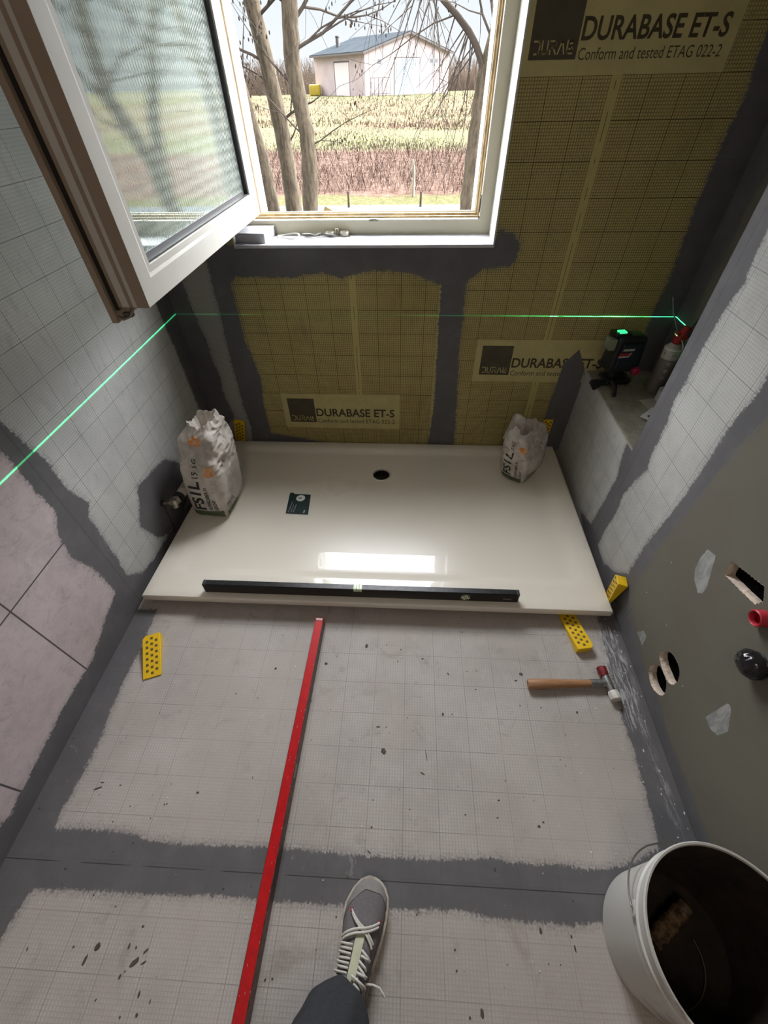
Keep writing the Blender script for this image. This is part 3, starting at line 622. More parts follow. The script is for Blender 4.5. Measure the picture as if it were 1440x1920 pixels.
# ------------------------------------------------------------------ small things on the sill
o = thing('junction_box', 'flat white plastic box lying on the left end of the window sill', 'box', (-0.640, 1.932, WZ0), (0, 0, math.radians(-4)))
m_box = plain('box_plastic', (0.46, 0.47, 0.52), 0.4, var=0.03)
obj('box_body', BX(-0.058, 0.062, -0.062, 0.066, 0.0, 0.030), m_box, o, bev=0.003)
obj('box_lid', BX(-0.060, 0.064, -0.064, 0.068, 0.0304, 0.034), m_box, o, bev=0.0015)
tag(obj('cable_loop', TUBE([(-0.51 + 0.043 * math.cos(a), 1.957 + 0.034 * math.sin(a), WZ0 + 0.005 + 0.003 * math.sin(a * 2)) for a in [i * 2 * PI * 1.9 / 60 for i in range(61)]], 0.0035, 8), plain('white_cable', (0.62, 0.61, 0.57), 0.4), sm=1), 'coiled loop of white cable on the window sill beside the flat box', 'cable')
bm = bmesh.new()
pts = [(-0.455 + 0.018 * i + 0.004 * rnd.uniform(-1, 1), 1.955 + 0.012 * rnd.uniform(-1, 1), WZ0 + 0.006 + 0.004 * rnd.random()) for i in range(9)]
tube(bm, pts, [0.0035, 0.007, 0.006, 0.003, 0.006, 0.0025, 0.005, 0.005, 0.002], 8)
tube(bm, [(p[0] + .004, p[1] - 0.010 + 0.02 * rnd.random(), p[2] + 0.003) for p in pts[1:6]], 0.0025, 6)
tag(obj('cable_remnant', bm, plain('grubby_wire', (0.14, 0.13, 0.12), 0.5, var=0.7, scale=90), sm=1), 'twisted dark wire offcut lying along the window sill between loop and knob', 'wire')
o = thing('window_fitting', 'pale metal winged fitting lying on the sill near the window centre', 'fitting', (-0.315, 1.975, WZ0))
bm = bmesh.new()
m_pm = plain('pale_metal', (0.60, 0.58, 0.50), 0.3, 0.4, var=0.2)
for s in (-1, 1):
    bm = bmesh.new(); lathe(bm, [(0.0, 0.0), (0.017, 0.002), (0.019, 0.010), (0.015, 0.016), (0.010, 0.012), (0.0, 0.011)], 20, Matrix.Translation((s * 0.030, 0.005, 0.0)))
    obj('wing', bm, m_pm, o, sm=0.7)
bm = bmesh.new(); lathe(bm, [(0.0, 0), (0.010, 0.0), (0.010, 0.02), (0.006, 0.026), (0, 0.027)], 18); tube(bm, [(0.0, -0.01, 0.004), (0.03, -0.025, 0.003), (0.055, -0.02, 0.003)], 0.0015, 6)
obj('spindle', bm, m_hw, o, sm=0.7)

# ------------------------------------------------------------------ shower tray
m_acr, nt, b = new_mat('white_acrylic'); b.inputs['Base Color'].default_value = (0.76, 0.71, 0.625, 1)
b.inputs['Roughness'].default_value = 0.30; b.inputs['Coat Weight'].default_value = 1.0; b.inputs['Coat Roughness'].default_value = 0.012
v, x, y, z = pos(nt)
r = nz(nt, v, 3.0, 3) * 0.1 + 0.24; nt.links.new(r.s, b.inputs['Roughness'])
TZ = 0.060; T0 = (-1.006, 0.838); T1 = (0.763, 0.853); T2 = (0.759, 1.838); T3 = (-0.985, 1.827)
DR = (-0.131, 1.600)
def tray_xy(s, t):
    a = Vector(T0).lerp(Vector(T1), s); b_ = Vector(T3).lerp(Vector(T2), s); return a.lerp(b_, t)
def tray_z(s, t):
    x_, y_ = tray_xy(s, t)
    def ss(v_, a, b_):
        u_ = min(1, max(0, (v_ - a) / (b_ - a))); return u_ * u_ * (3 - 2 * u_)
    w, h = 1.77, 0.985
    e = ss(s * w, 0.055, 0.135) * ss((1 - s) * w, 0.055, 0.135) * ss(t * h, 0.100, 0.150) * ss((1 - t) * h, 0.035, 0.085)
    dd = math.hypot(x_ - DR[0], y_ - DR[1])
    return TZ - 0.0105 * e - 0.006 * e * max(0, 1 - dd / 0.9)
bm = bmesh.new()
tray_bm_s = seq(0, 1, 0.02, fine=((0.02, 0.08, 0.004), (0.92, 0.98, 0.004))); tray_bm_t = seq(0, 1, 0.03, fine=((0.09, 0.15, 0.005), (0.89, 0.97, 0.006)))
hole_r = 0.047
V = {}
for i, s in enumerate(tray_bm_s):
    for j, t in enumerate(tray_bm_t):
        p = tray_xy(s, t); V[i, j] = bm.verts.new((p.x, p.y, tray_z(s, t)))
cut_faces = []
for i in range(len(tray_bm_s) - 1):
    for j in range(len(tray_bm_t) - 1):
        q = [V[i, j], V[i + 1, j], V[i + 1, j + 1], V[i, j + 1]]
        cx = sum(v_.co.x for v_ in q) / 4; cy = sum(v_.co.y for v_ in q) / 4
        f = bm.faces.new(q)
        if abs(cx - DR[0]) < 0.085 and abs(cy - DR[1]) < 0.085: cut_faces.append(f)
inner = set(); [inner.update(f.edges) for f in cut_faces]
bound = [e_ for e_ in inner if sum(1 for f in e_.link_faces if f in cut_faces) == 1]
bmesh.ops.delete(bm, geom=cut_faces, context='FACES')
zD = tray_z(0.5, 0.77) - 0.0005
zD = TZ - 0.0105 - 0.006
ring = [bm.verts.new((DR[0] + 0.052 * math.cos(a), DR[1] + 0.052 * math.sin(a), zD)) for a in [k * 2 * PI / 48 for k in range(48)]]
re_ = [bm.edges.new((ring[k], ring[(k + 1) % 48])) for k in range(48)]
bmesh.ops.bridge_loops(bm, edges=[e_ for e_ in bound if e_.is_valid] + re_)
# rim skirt with a rounded arris
edge_loop = []
for i in range(len(tray_bm_s)): edge_loop.append(V[i, 0])
for j in range(1, len(tray_bm_t)): edge_loop.append(V[len(tray_bm_s) - 1, j])
for i in range(len(tray_bm_s) - 2, -1, -1): edge_loop.append(V[i, len(tray_bm_t) - 1])
for j in range(len(tray_bm_t) - 2, 0, -1): edge_loop.append(V[0, j])
prev = edge_loop; cen = Vector((-0.12, 1.34, 0))
for off, zz in ((0.0025, -0.001), (0.0042, -0.0042), (0.0042, -0.030), (0.001, -0.033), (-0.02, -0.033), (-0.02, -0.020)):
    cur = []
    for v_ in edge_loop:
        s_ = Vector((1 if v_.co.x > 0.75 else (-1 if v_.co.x < -0.975 and (v_.co.x + 1.006) / 0.021 <= (v_.co.y - 0.838) / 0.989 + 0.01 else 0), 0, 0))
        s_.y = 1 if v_.co.y > 1.82 else (-1 if v_.co.y < 0.8545 else 0)
        cur.append(bm.verts.new(v_.co + s_ * off + Vector((0, 0, zz))))
    for k in range(len(prev)): bm.faces.new((prev[k], prev[(k + 1) % len(prev)], cur[(k + 1) % len(prev)], cur[k]))
    prev = cur
tray = obj('shower_tray', bm, m_acr, sm=0.6)
tag(tray, 'large glossy off-white rectangular shower tray resting on wedges below the window', 'shower tray')
m_chr = plain('drain_ring_metal', (0.78, 0.76, 0.70), 0.35, 0.35)
obj('drain_ring', LATHE([(0.053, zD + 0.0002), (0.051, zD + 0.0022), (0.043, zD + 0.0005), (0.041, zD - 0.004), (0.041, zD - 0.01), (0.0525, zD - 0.004)], 48, Matrix.Translation((DR[0], DR[1], 0)), closed=True), m_chr, tray, sm=0.6)
obj('drain_cup', LATHE([(0.0415, zD - 0.003), (0.040, zD - 0.034), (0.0, zD - 0.035), (0.0, zD - 0.0352), (0.0422, zD - 0.0352), (0.0435, zD - 0.003)], 40, Matrix.Translation((DR[0], DR[1], 0)), caps=False), plain('drain_black', (0.012, 0.010, 0.009), 0.6), tray, sm=0.6)
zF = TZ - 0.0105 - 0.0045
card = thing('information_sticker', 'dark green information card stuck on the tray floor left of the drain', 'sticker', (-0.510, 1.367, zF + 0.0032), (0, 0, 0))
m_card = plain('dark_green_card', (0.006, 0.028, 0.028), 0.35)
m_cw = plain('card_white', (0.75, 0.75, 0.72), 0.5)
obj('card', PRISM([(-0.044, -0.064), (0.061, -0.066), (0.050, 0.064), (-0.030, 0.066), (-0.036, 0.075), (-0.052, 0.074), (-0.052, 0.060)], 0, 0.0006), m_card, card)
obj('card_emblem', LATHE([(0.0, 0.0007), (0.021, 0.0007), (0.021, 0.0010), (0.0, 0.0010)], 28, Matrix.Translation((0.006, 0.038, 0))), m_cw, card)
bm = bmesh.new()
for i in range(4): bx(bm, -0.004 + 0.004 * i, -0.001 + 0.004 * i, 0.032 + (i % 2) * 0.003, 0.043, 0.0010, 0.0012)
obj('emblem_mark', bm, m_card, card)
for k, (t, w, h) in enumerate((('Montageanleitung', 0.068, 0.0065), ('beachten, bitte vor', 0.050, 0.0048), ('dem Einbau lesen', 0.052, 0.0048))):
    M = axes((-0.030 + 0.011 * k, -0.056, 0.0008), (0.08, 1, 0), (-1, 0.05, 0), (0, 0, 1))
    text('card_lettering', t, w, M, m_cw, card, height=h)
text('card_lettering', 'bette', 0.018, axes((0.042, -0.058, 0.0008), (0.02, 1, 0), (-1, 0, 0), (0, 0, 1)), m_cw, card, height=0.008, bold=0.02)

# ------------------------------------------------------------------ wedges
m_yel = plain('yellow_plastic', (0.82, 0.52, 0.010), 0.4, var=0.08, scale=30)
m_pit = plain('wedge_pit', (0.11, 0.075, 0.02), 0.7)
def wedge(loc, rot, label, length=0.155, width=0.060, h0=0.004, h1=0.030, group='yellow levelling wedges round the tray'):
    """tapered block with a chequer of square pits; local: x length (0 thin), y width, z up"""
    t = thing('levelling_wedge', label, 'wedge', loc, rot, group)
    bm = bmesh.new(); W2 = width / 2; c = 0.010
    poly = [(0, -W2), (length, -W2), (length, W2 - c), (length - c, W2), (0, W2)]
    lo = [bm.verts.new((x, y, 0)) for x, y in poly]; hi = [bm.verts.new((x, y, h0 + (h1 - h0) * x / length)) for x, y in poly]
    bm.faces.new(lo[::-1]); bm.faces.new(hi)
    for i in range(5): bm.faces.new((lo[i], lo[(i + 1) % 5], hi[(i + 1) % 5], hi[i]))
    obj('wedge_body', bm, m_yel, t, bev=0.0012)
    bm = bmesh.new(); sl = (h1 - h0) / length
    for i in range(13):
        cols = (-width * 0.27, width * 0.25) if i % 2 else (-0.001,)
        for cy in cols:
            x = 0.014 + i * 0.0105
            if x > length - 0.012: continue
            a = [bm.verts.new((x + p, cy + q, h0 + sl * (x + p) + 0.0004)) for p, q in ((-0.0045, -0.0045), (0.0045, -0.0045), (0.0045, 0.0045), (-0.0045, 0.0045))]
            bm.faces.new(a)
    obj('pit', bm, m_pit, t)['kind'] = 'stuff'
    return t
wedge((-0.860, 0.546, 0.001), (0, 0, math.radians(112)), 'yellow chequered plastic wedge lying alone on the floor at left')
wedge((0.618, 0.868, 0.001), (0, 0, math.radians(-80)), 'yellow chequered wedge on the floor under the tray front edge at right')
wedge((0.7775, 0.920, 0.020), (0, math.radians(-81), math.radians(-10)), 'yellow chequered wedge standing between the tray corner and right wall', h0=0.004, h1=0.036, length=0.142, width=0.050)
wedge((-0.928, 1.843, 0.050), (math.radians(90), math.radians(-78), 0), 'yellow chequered wedge upright behind the tray beside the left-hand bag', length=0.140, width=0.055, h0=0.001, h1=0.008)
wedge((0.700, 1.843, 0.125), (math.radians(90), math.radians(-90), 0), 'yellow chequered wedge mostly hidden behind the right-hand bag', length=0.10, width=0.045, h0=0.001, h1=0.008)

# ------------------------------------------------------------------ spirit levels
m_blk = plain('black_aluminium', (0.012, 0.011, 0.012), 0.28, 0.2, var=0.3)
m_blkt = plain('black_top_strip', (0.035, 0.035, 0.038), 0.35, 0.5, var=0.4, scale=60)  # top strip slightly greyer than the rail
m_red = plain('red_aluminium', (0.50, 0.006, 0.010), 0.42, 0.0, var=0.18, scale=50, spec=0.3)
m_redd = plain('dark_red_rail', (0.16, 0.07, 0.06), 0.45, 0.2, var=0.6, scale=60)  # rail darker and browner than the red top
m_vial = bpy.data.materials.new('pale_green_vial'); m_vial.use_nodes = True  # plain pale green vial, no emission
_b = m_vial.node_tree.nodes['Principled BSDF']; _b.inputs['Base Color'].default_value = (0.72, 0.85, 0.62, 1); _b.inputs['Roughness'].default_value = 0.1; _b.inputs['Coat Weight'].default_value = 1
m_mark = plain('vial_mark', (0.02, 0.03, 0.02), 0.5)
def level(name, label, a, b_, zb, w, h, mats, vials, cap):
    a, b_ = Vector(a + (zb,)), Vector(b_ + (zb,)); d = (b_ - a); L = d.length
    t = thing(name, label, 'spirit level', a, (0, 0, math.atan2(d.y, d.x)))
    obj('rail', BX(0.012, L - 0.012, -w / 2, w / 2, 0, h), mats[0], t, bev=0.0015)
    obj('top_edge', BX(0.014, L - 0.014, -w / 2 + 0.002, w / 2 - 0.002, h + 0.0001, h + 0.0012), mats[1], t)
    for x0, x1 in ((0, 0.0118), (L - 0.0118, L)):
        obj('end_cap', BX(x0, x1, -w / 2 - 0.0006, w / 2 + 0.0006, -0.0003, h + 0.001), cap, t, bev=0.003)
    return t, L
lv, L = level('spirit_level', 'long black spirit level lying across the front rim of the white tray', (-0.766, 0.872), (0.425, 0.883), TZ, 0.024, 0.050, (m_blk, m_blkt), None, plain('black_rubber', (0.02, 0.018, 0.018), 0.6))
vb = obj('centre_vial', BX(0.575, 0.612, -0.0125, 0.0125, 0.034, 0.0518), m_vial, lv, bev=0.004)
obj('vial_line', BX(0.588, 0.5895, -0.0132, 0.013, 0.036, 0.0521), m_mark, vb); obj('vial_line', BX(0.598, 0.5995, -0.0132, 0.013, 0.036, 0.0521), m_mark, vb)
Mv = axes((0.995, -0.0122, 0.024), (1, 0, 0), (0, 0, 1), (0, -1, 0))
vb = obj('plumb_vial', LATHE([(0.0, -0.002), (0.0165, -0.002), (0.0165, 0.0012), (0.012, 0.0006), (0.0, 0.0006)], 28, Mv), m_vial, lv, sm=0.6)
bm = bmesh.new()
for r0, a0 in ((0.0135, 0), (0.0135, PI / 2), (0.0135, PI), (0.0135, 1.5 * PI)):
    tube(bm, [Mv @ Vector((r0 * math.cos(a0 + k * 0.25), r0 * math.sin(a0 + k * 0.25), 0.0012)) for k in range(5)], 0.0016, 6)
tube(bm, [Mv @ Vector((-0.004, -0.006, 0.0010)), Mv @ Vector((-0.004, 0.006, 0.0010))], 0.0012, 6); tube(bm, [Mv @ Vector((0.003, -0.006, 0.0010)), Mv @ Vector((0.003, 0.006, 0.0010))], 0.0012, 6)
obj('vial_line', bm, m_mark, vb)
text('rail_lettering', 'BMI', 0.028, axes((1.135, -0.0122, 0.016), (1, 0, 0), (0, 0, 1), (0, -1, 0)), plain('grey_print', (0.22, 0.22, 0.22), 0.5), lv, height=0.009, bold=0.03)
rl, L = level('spirit_level', 'scratched red spirit level lying on the floor pointing towards the tray', (-0.3215, -0.220), (-0.3075, 0.778), 0.001, 0.030, 0.048, (m_redd, m_red), None, m_red)
obj('end_sticker', BX(L - 0.0118, L - 0.003, -0.012, 0.012, 0.0492, 0.0500), plain('pale_cap', (0.55, 0.42, 0.40), 0.4, var=0.4, scale=200), rl)
m_chip = plain('bare_aluminium', (0.55, 0.54, 0.52), 0.3, 0.7)
bm = bmesh.new(); r2 = random.Random(5)
for i in range(34):
    x = r2.uniform(0.05, L - 0.03); y = r2.choice((-0.0148, -0.0145, 0.0, 0.008)) + r2.uniform(-0.004, 0.003); l = r2.uniform(0.0006, 0.003); w = r2.uniform(0.0003, 0.0009)
    y = max(-0.0125, min(0.0125, y))
    a = r2.uniform(-0.4, 0.4); n_ = 6
    bm.faces.new([bm.verts.new((x + l * math.cos(k * 2 * PI / n_) , y + w * math.sin(k * 2 * PI / n_) + a * l * math.cos(k * 2 * PI / n_) * 0.3, 0.04945)) for k in range(n_)])
obj('scratch', bm, m_chip, rl)['kind'] = 'stuff'
vb = obj('centre_vial', BX(0.490, 0.525, -0.0155, -0.0105, 0.020, 0.044), plain('dark_vial', (0.05, 0.06, 0.04), 0.2), rl)

# ------------------------------------------------------------------ hammer
hm = thing('mallet', 'wooden-handled hammer with red and white heads lying on the floor at right', 'hammer', (0.422, 0.584, 0.0), (0, 0, math.radians(3.6)))
m_wood, nt, b = new_mat('hickory'); b.inputs['Roughness'].default_value = 0.55
v, x, y, z = objpos(nt)
gr = nz(nt, v, 60.0, 5, 0.7, stretch=(0.08, 1, 1))
nt.links.new(mix(nt, gr.step(0.35, 0.65), (0.36, 0.185, 0.085), (0.22, 0.10, 0.045)), b.inputs['Base Color'])
bm = bmesh.new()
rings = []
for i, (xx, ry, rz) in enumerate(((0.0, 0.013, 0.010), (0.004, 0.0165, 0.0125), (0.05, 0.0165, 0.013), (0.10, 0.015, 0.012), (0.16, 0.0125, 0.0105), (0.215, 0.012, 0.010))):
    rings.append([bm.verts.new((xx, ry * math.cos(k * PI / 10), rz * math.sin(k * PI / 10) + 0.0185)) for k in range(20)])
for a, c in zip(rings, rings[1:]):
    for k in range(20): bm.faces.new((a[k], a[(k + 1) % 20], c[(k + 1) % 20], c[k]))
bm.faces.new(rings[0][::-1]); bm.faces.new(rings[-1])
obj('handle', bm, m_wood, hm, sm=0.8)
m_stl = plain('dull_steel', (0.36, 0.36, 0.36), 0.38, 0.85, var=0.35, scale=50)
bm = bmesh.new(); rings = []
for xx, ry, rz in ((0.208, 0.0135, 0.012), (0.212, 0.0145, 0.0125), (0.245, 0.0125, 0.011), (0.258, 0.0135, 0.012)):
    rings.append([bm.verts.new((xx, ry * math.cos(k * PI / 10), rz * math.sin(k * PI / 10) + 0.0185)) for k in range(20)])
for a, c in zip(rings, rings[1:]):
    for k in range(20): bm.faces.new((a[k], a[(k + 1) % 20], c[(k + 1) % 20], c[k]))
bm.faces.new(rings[0][::-1]); bm.faces.new(rings[-1])
tube(bm, [(0.266, 0.026, 0.0185), (0.266, 0.010, 0.0185), (0.268, -0.010, 0.0185), (0.270, -0.030, 0.0185)], [0.0125, 0.013, 0.013, 0.012], 20)
obj('head', bm, m_stl, hm, sm=0.7)
obj('red_face', TUBE([(0.264, 0.024, 0.0185), (0.263, 0.034, 0.0185), (0.262, 0.052, 0.0185), (0.262, 0.054, 0.0185)], [0.0145, 0.0165, 0.0165, 0.0145], 8), plain('red_rubber', (0.22, 0.012, 0.016), 0.6, var=0.5, scale=70), hm, sm=0.5)
obj('white_face', TUBE([(0.270, -0.026, 0.0185), (0.271, -0.034, 0.0185), (0.273, -0.052, 0.0185), (0.273, -0.055, 0.0185)], [0.0150, 0.0178, 0.0178, 0.0155], 8), plain('white_nylon', (0.62, 0.60, 0.56), 0.5, var=0.15, scale=60), hm, sm=0.5)

# ------------------------------------------------------------------ bags of tile adhesive
m_paper = plain('white_paper', (0.60, 0.55, 0.50), 0.75, var=0.30, scale=16, bmp=0.0)
m_txt = plain('black_print', (0.025, 0.024, 0.022), 0.7)
m_grn = plain('green_print', (0.075, 0.095, 0.045), 0.7)
m_org = plain('orange_print', (0.68, 0.24, 0.05), 0.7, var=0.3, scale=60, col2=(0.66, 0.42, 0.26))
m_gry = plain('pale_print', (0.20, 0.19, 0.18), 0.7)
def bag(name, label, loc, rz, W_, D_, H, lean, fold, seed, top_w=0.6, fullness=0.012):
    """gusseted paper sack. u runs round the perimeter (0..4, one unit per side, front = 0..1), v = height fraction"""
    t = thing(name, label, 'cement bag', loc, (0, 0, rz), 'paper bags of tile adhesive on the tray')
    sd_ = seed * 10.0
    def S(u, v_, off=0.0):
        u = u % 4.0; k = int(u); f = u - k
        roll_ = 1.0 - 0.30 * max(0.0, (v_ - 0.90) / 0.10) ** 2
        tw = 1.0 - (1.0 - top_w) * max(0.0, (v_ - 0.45) / 0.55) ** 1.5
        hx, hy = W_ / 2 * (1 + 0.06 * math.sin(PI * min(1, v_ * 1.2))), D_ / 2 * tw * (1 + 0.06 * math.sin(PI * min(1, v_ * 1.2)))
        hx *= roll_; hy *= roll_
        hx *= 1.0 - 0.12 * max(0.0, (v_ - 0.6) / 0.4) ** 2
        cs = [(-hx, -hy), (hx, -hy), (hx, hy), (-hx, hy)]
        a, b_ = cs[k], cs[(k + 1) % 4]
        # rounded rectangle via superellipse blend
        x = a[0] + (b_[0] - a[0]) * f; y = a[1] + (b_[1] - a[1]) * f
        nx, ny = ((0, -1), (1, 0), (0, 1), (-1, 0))[k]
        bul = fullness * math.sin(PI * f) * math.sin(PI * min(1, v_ * 1.1 + 0.06))
        x += nx * bul; y += ny * bul
        cr = 0.014; q = min(f, 1 - f) * (W_ if k % 2 == 0 else D_)
        if q < cr * 2:
            s_ = (1 - q / (cr * 2)) ** 2 * cr * 0.55; l = math.hypot(x, y); x -= x / l * s_; y -= y / l * s_
        l = math.hypot(x, y)
        cr_ = max(0.0, min(1.0, (v_ - fold) / 0.10))
        amp = 0.0012 + 0.014 * cr_
        p = Vector((x * 13 + sd_, y * 13, v_ * H * 15))
        w = noise.noise(p) * amp * 1.0
        rd = 1.0 - abs(noise.noise(Vector((x * 30 + sd_, y * 30 + 5, v_ * H * 42))) * 2)
        w += (rd - 0.5) * (0.0012 + 0.0095 * cr_)
        w += (1 - abs(noise.noise(Vector((x * 60, y * 60 + sd_, v_ * H * 20))) * 2) - .5) * 0.0016
        z = v_ * H
        if v_ < 0.05: w -= (0.05 - v_) / 0.05 * 0.012
        x += x / l * (w + off); y += y / l * (w + off)
        # top of the sack: rolled unevenly
        z += cr_ * (0.012 * noise.noise(Vector((u * 1.7, seed, 1))) * (v_ - fold) / (1 - fold)) * 2
        x += lean[0] * v_ ** 1.6; y += lean[1] * v_ ** 1.6
        return Vector((x, y, z))
    bm = bmesh.new(); nu, nv = 144, 96; G = []
    for j in range(nv + 1): G.append([bm.verts.new(S(4.0 * i / nu, j / nv)) for i in range(nu)])
    for j in range(nv):
        for i in range(nu): bm.faces.new((G[j][i], G[j][(i + 1) % nu], G[j + 1][(i + 1) % nu], G[j + 1][i]))
    c0 = bm.verts.new((0, 0, 0.0))
    for i in range(nu): bm.faces.new((G[0][(i + 1) % nu], G[0][i], c0))
    # crumpled mouth sinking inwards
    top = G[-1]; cen_ = sum((v_.co for v_ in top), Vector()) / nu; prev = top
    for s_, dz_ in ((0.93, 0.008), (0.86, 0.004), (0.78, -0.014), (0.62, -0.040), (0.42, -0.046), (0.22, -0.036)):
        cur = []
        for i, v_ in enumerate(top):
            p = cen_.lerp(v_.co, s_); p.z += dz_ + 0.020 * noise.noise(Vector((p.x * 28 + sd_, p.y * 28, s_ * 4))) + 0.008 * (1 - abs(noise.noise(Vector((p.x * 60, p.y * 60, seed))) * 2))
            cur.append(bm.verts.new(p))
        for i in range(nu): bm.faces.new((prev[i], prev[(i + 1) % nu], cur[(i + 1) % nu], cur[i]))
        prev = cur
    cc_ = bm.verts.new(cen_ + Vector((0, 0, -0.02)))
    for i in range(nu): bm.faces.new((prev[i], prev[(i + 1) % nu], cc_))
    o = obj('paper_sack', bm, m_paper, t, sm=1.2)
    def patch(name, u0, u1, v0, v1, m, off, nu_=28, nv_=10, blob=False):
        bm = bmesh.new(); g = []
        for j in range(nv_ + 1):
            r_ = []
            for i in range(nu_ + 1):
                a, c = i / nu_, j / nv_
                if blob:   # ellipse
                    X, Y = 2 * a - 1, 2 * c - 1; a = 0.5 + 0.5 * X * math.sqrt(max(0, 1 - Y * Y / 2)); c = 0.5 + 0.5 * Y * math.sqrt(max(0, 1 - X * X / 2))
                r_.append(bm.verts.new(S(u0 + (u1 - u0) * a, v0 + (v1 - v0) * c, off)))
            g.append(r_)
        for j in range(nv_):
            for i in range(nu_): bm.faces.new((g[j][i], g[j][i + 1], g[j + 1][i + 1], g[j + 1][i]))
        return obj(name, bm, m, o, sm=1.2)
    def write(s_, u0, v0, length, height, m, bold=0.0, off=0.0016, horiz=False, side=0, flip=False):
        """lettering that runs up the sack (or along it); length/height in metres"""
        Wm = W_ if side % 2 == 0 else D_
        me = text_mesh(s_, 1.0, bold=bold); bmm = bmesh.new(); bmm.from_mesh(me); bpy.data.meshes.remove(me)
        bmesh.ops.triangulate(bmm, faces=bmm.faces)
        bmesh.ops.subdivide_edges(bmm, edges=[e_ for e_ in bmm.edges if e_.calc_length() > 0.18], cuts=2, use_grid_fill=False)
        xs = [v_.co.x for v_ in bmm.verts]; ys = [v_.co.y for v_ in bmm.verts]; x0, x1, y0, y1 = min(xs), max(xs), min(ys), max(ys)
        for v_ in bmm.verts:
            a = (v_.co.x - x0) / (x1 - x0) * length; c = (v_.co.y - y0) / (y1 - y0) * height
            if horiz: v_.co = S(side + u0 + a / Wm, v0 + c / H, off)
            else: v_.co = S(side + u0 - c / Wm, v0 + a / H, off)
        return obj('printed_lettering', bmm, m, o)
    return t, o, S, patch, write
# tall bag, left: corner towards the camera
ta, oa, Sa, patch, write = bag('cement_bag', 'tall crumpled paper bag of tile adhesive standing at the left end of the tray', (-0.872, 1.362, TZ - 0.0005), math.radians(-3), 0.155, 0.215, 0.405, (0.020, 0.05), 0.52, 1.0, top_w=0.72)
patch('green_band', 0.06, 0.94, 0.015, 0.125, m_grn, 0.0020)
patch('green_band', 1.05, 1.5, 0.015, 0.09, m_grn, 0.0020)
patch('orange_logo', 0.66, 0.94, 0.575, 0.70, m_org, 0.0016, blob=True)
patch('orange_logo', 0.28, 0.70, 0.86, 0.965, m_org, 0.0016, blob=True)
write('FS1L', 0.50, 0.145, 0.155, 0.052, m_txt, bold=0.03)
write('FLEXKLEBER S1', 0.67, 0.145, 0.125, 0.015, m_txt, bold=0.02)
write('LEICHT', 0.81, 0.145, 0.060, 0.015, m_txt, bold=0.02)
write('15 KG', 0.50, 0.565, 0.080, 0.026, m_txt, bold=0.01)
write('FS1L', 0.10, 0.145, 0.062, 0.020, m_txt, bold=0.01, horiz=True, side=1)
write('15 KG', 0.10, 0.105, 0.030, 0.010, m_txt, horiz=True, side=1)
for i in range(12): write('Anwendung Verarbeitung Hinweise', 0.26, 0.19 + i * 0.028, 0.100, 0.0075, m_gry, horiz=True, side=1)
# low bag, right
tb, ob, Sb, patch, write = bag('cement_bag', 'shorter half-empty slumped paper bag of adhesive at the right end of the tray', (0.568, 1.650, TZ - 0.0005), math.radians(-38), 0.118, 0.215, 0.245, (-0.028, -0.012), 0.48, 2.3, top_w=0.92, fullness=0.016)
patch('green_band', 0.06, 0.94, 0.02, 0.14, m_grn, 0.0013)
patch('green_band', 1.10, 1.55, 0.03, 0.085, m_grn, 0.0013)
patch('orange_logo', 0.72, 1.06, 0.74, 0.90, m_org, 0.0018, blob=True)
write('FS1L', 0.52, 0.17, 0.120, 0.042, m_txt, bold=0.02)
write('FLEXKLEBER S1', 0.76, 0.17, 0.090, 0.011, m_txt, bold=0.01)
write('LEICHT', 0.92, 0.17, 0.042, 0.011, m_txt, bold=0.01)
write('15 KG', 0.55, 0.72, 0.045, 0.018, m_txt)
write('FS1L', 0.12, 0.15, 0.050, 0.014, m_txt, bold=0.01, horiz=True, side=1)
# upright torn flap at its left
bm = bmesh.new(); g = []
for j in range(15):
    r_ = []
    for i in range(13):
        a, c = i / 12 - 0.5, j / 14
        wv = 0.085 * (1 - 0.25 * c * c); p = Sb(0.30 + a * 0.8, 0.74, 0.002)
        q = Vector((-0.066 + a * wv, -0.052 - 0.014 * math.cos(a * 3) + 0.04 * c, 0.165 + 0.135 * c * (1 - 0.9 * abs(a) ** 2.6)))
        q += Vector((0, 0.006 * noise.noise(q * 45), 0.0)) + Vector((0, 0.01, 0)) * (1 - abs(noise.noise(q * 22)) * 2) * 0.4
        r_.append(bm.verts.new(q))
    g.append(r_)
for j in range(14):
    for i in range(12): bm.faces.new((g[j][i], g[j][i + 1], g[j + 1][i + 1], g[j + 1][i]))
fl = obj('paper_flap', bm, m_paper, tb, sm=1.2); md = fl.modifiers.new('thick', 'SOLIDIFY'); md.thickness = 0.0012

# ------------------------------------------------------------------ laser level on the ledge
LX, LY, LZ_ = 0.824, 1.748, 0.7258
dev = thing('laser_level', 'black laser level with glowing green window and red knob on the concrete ledge', 'laser level', (0.875, 1.722, ZL), (0, 0, math.radians(8)))
m_bp = plain('black_plastic', (0.010, 0.011, 0.014), 0.38, var=0.2)
m_nv = plain('dark_blue_plastic', (0.006, 0.009, 0.018), 0.4)
def rbox(x0, x1, y0, y1, z0, z1, r=0.012, taper=1.0):
    bm = bmesh.new(); vs = bx(bm, x0, x1, y0, y1, z0, z1)
    if taper != 1.0:
        cx, cy = (x0 + x1) / 2, (y0 + y1) / 2
        for v_ in vs:
            if v_.co.z > (z0 + z1) / 2: v_.co.x = cx + (v_.co.x - cx) * taper; v_.co.y = cy + (v_.co.y - cy) * taper
    bmesh.ops.bevel(bm, geom=bm.edges[:], offset=r, segments=4, profile=0.6, affect='EDGES')
    return bm
obj('housing', rbox(-0.072, 0.062, -0.045, 0.045, 0.075, 0.222, 0.020, 0.88), m_bp, dev, sm=0.6)
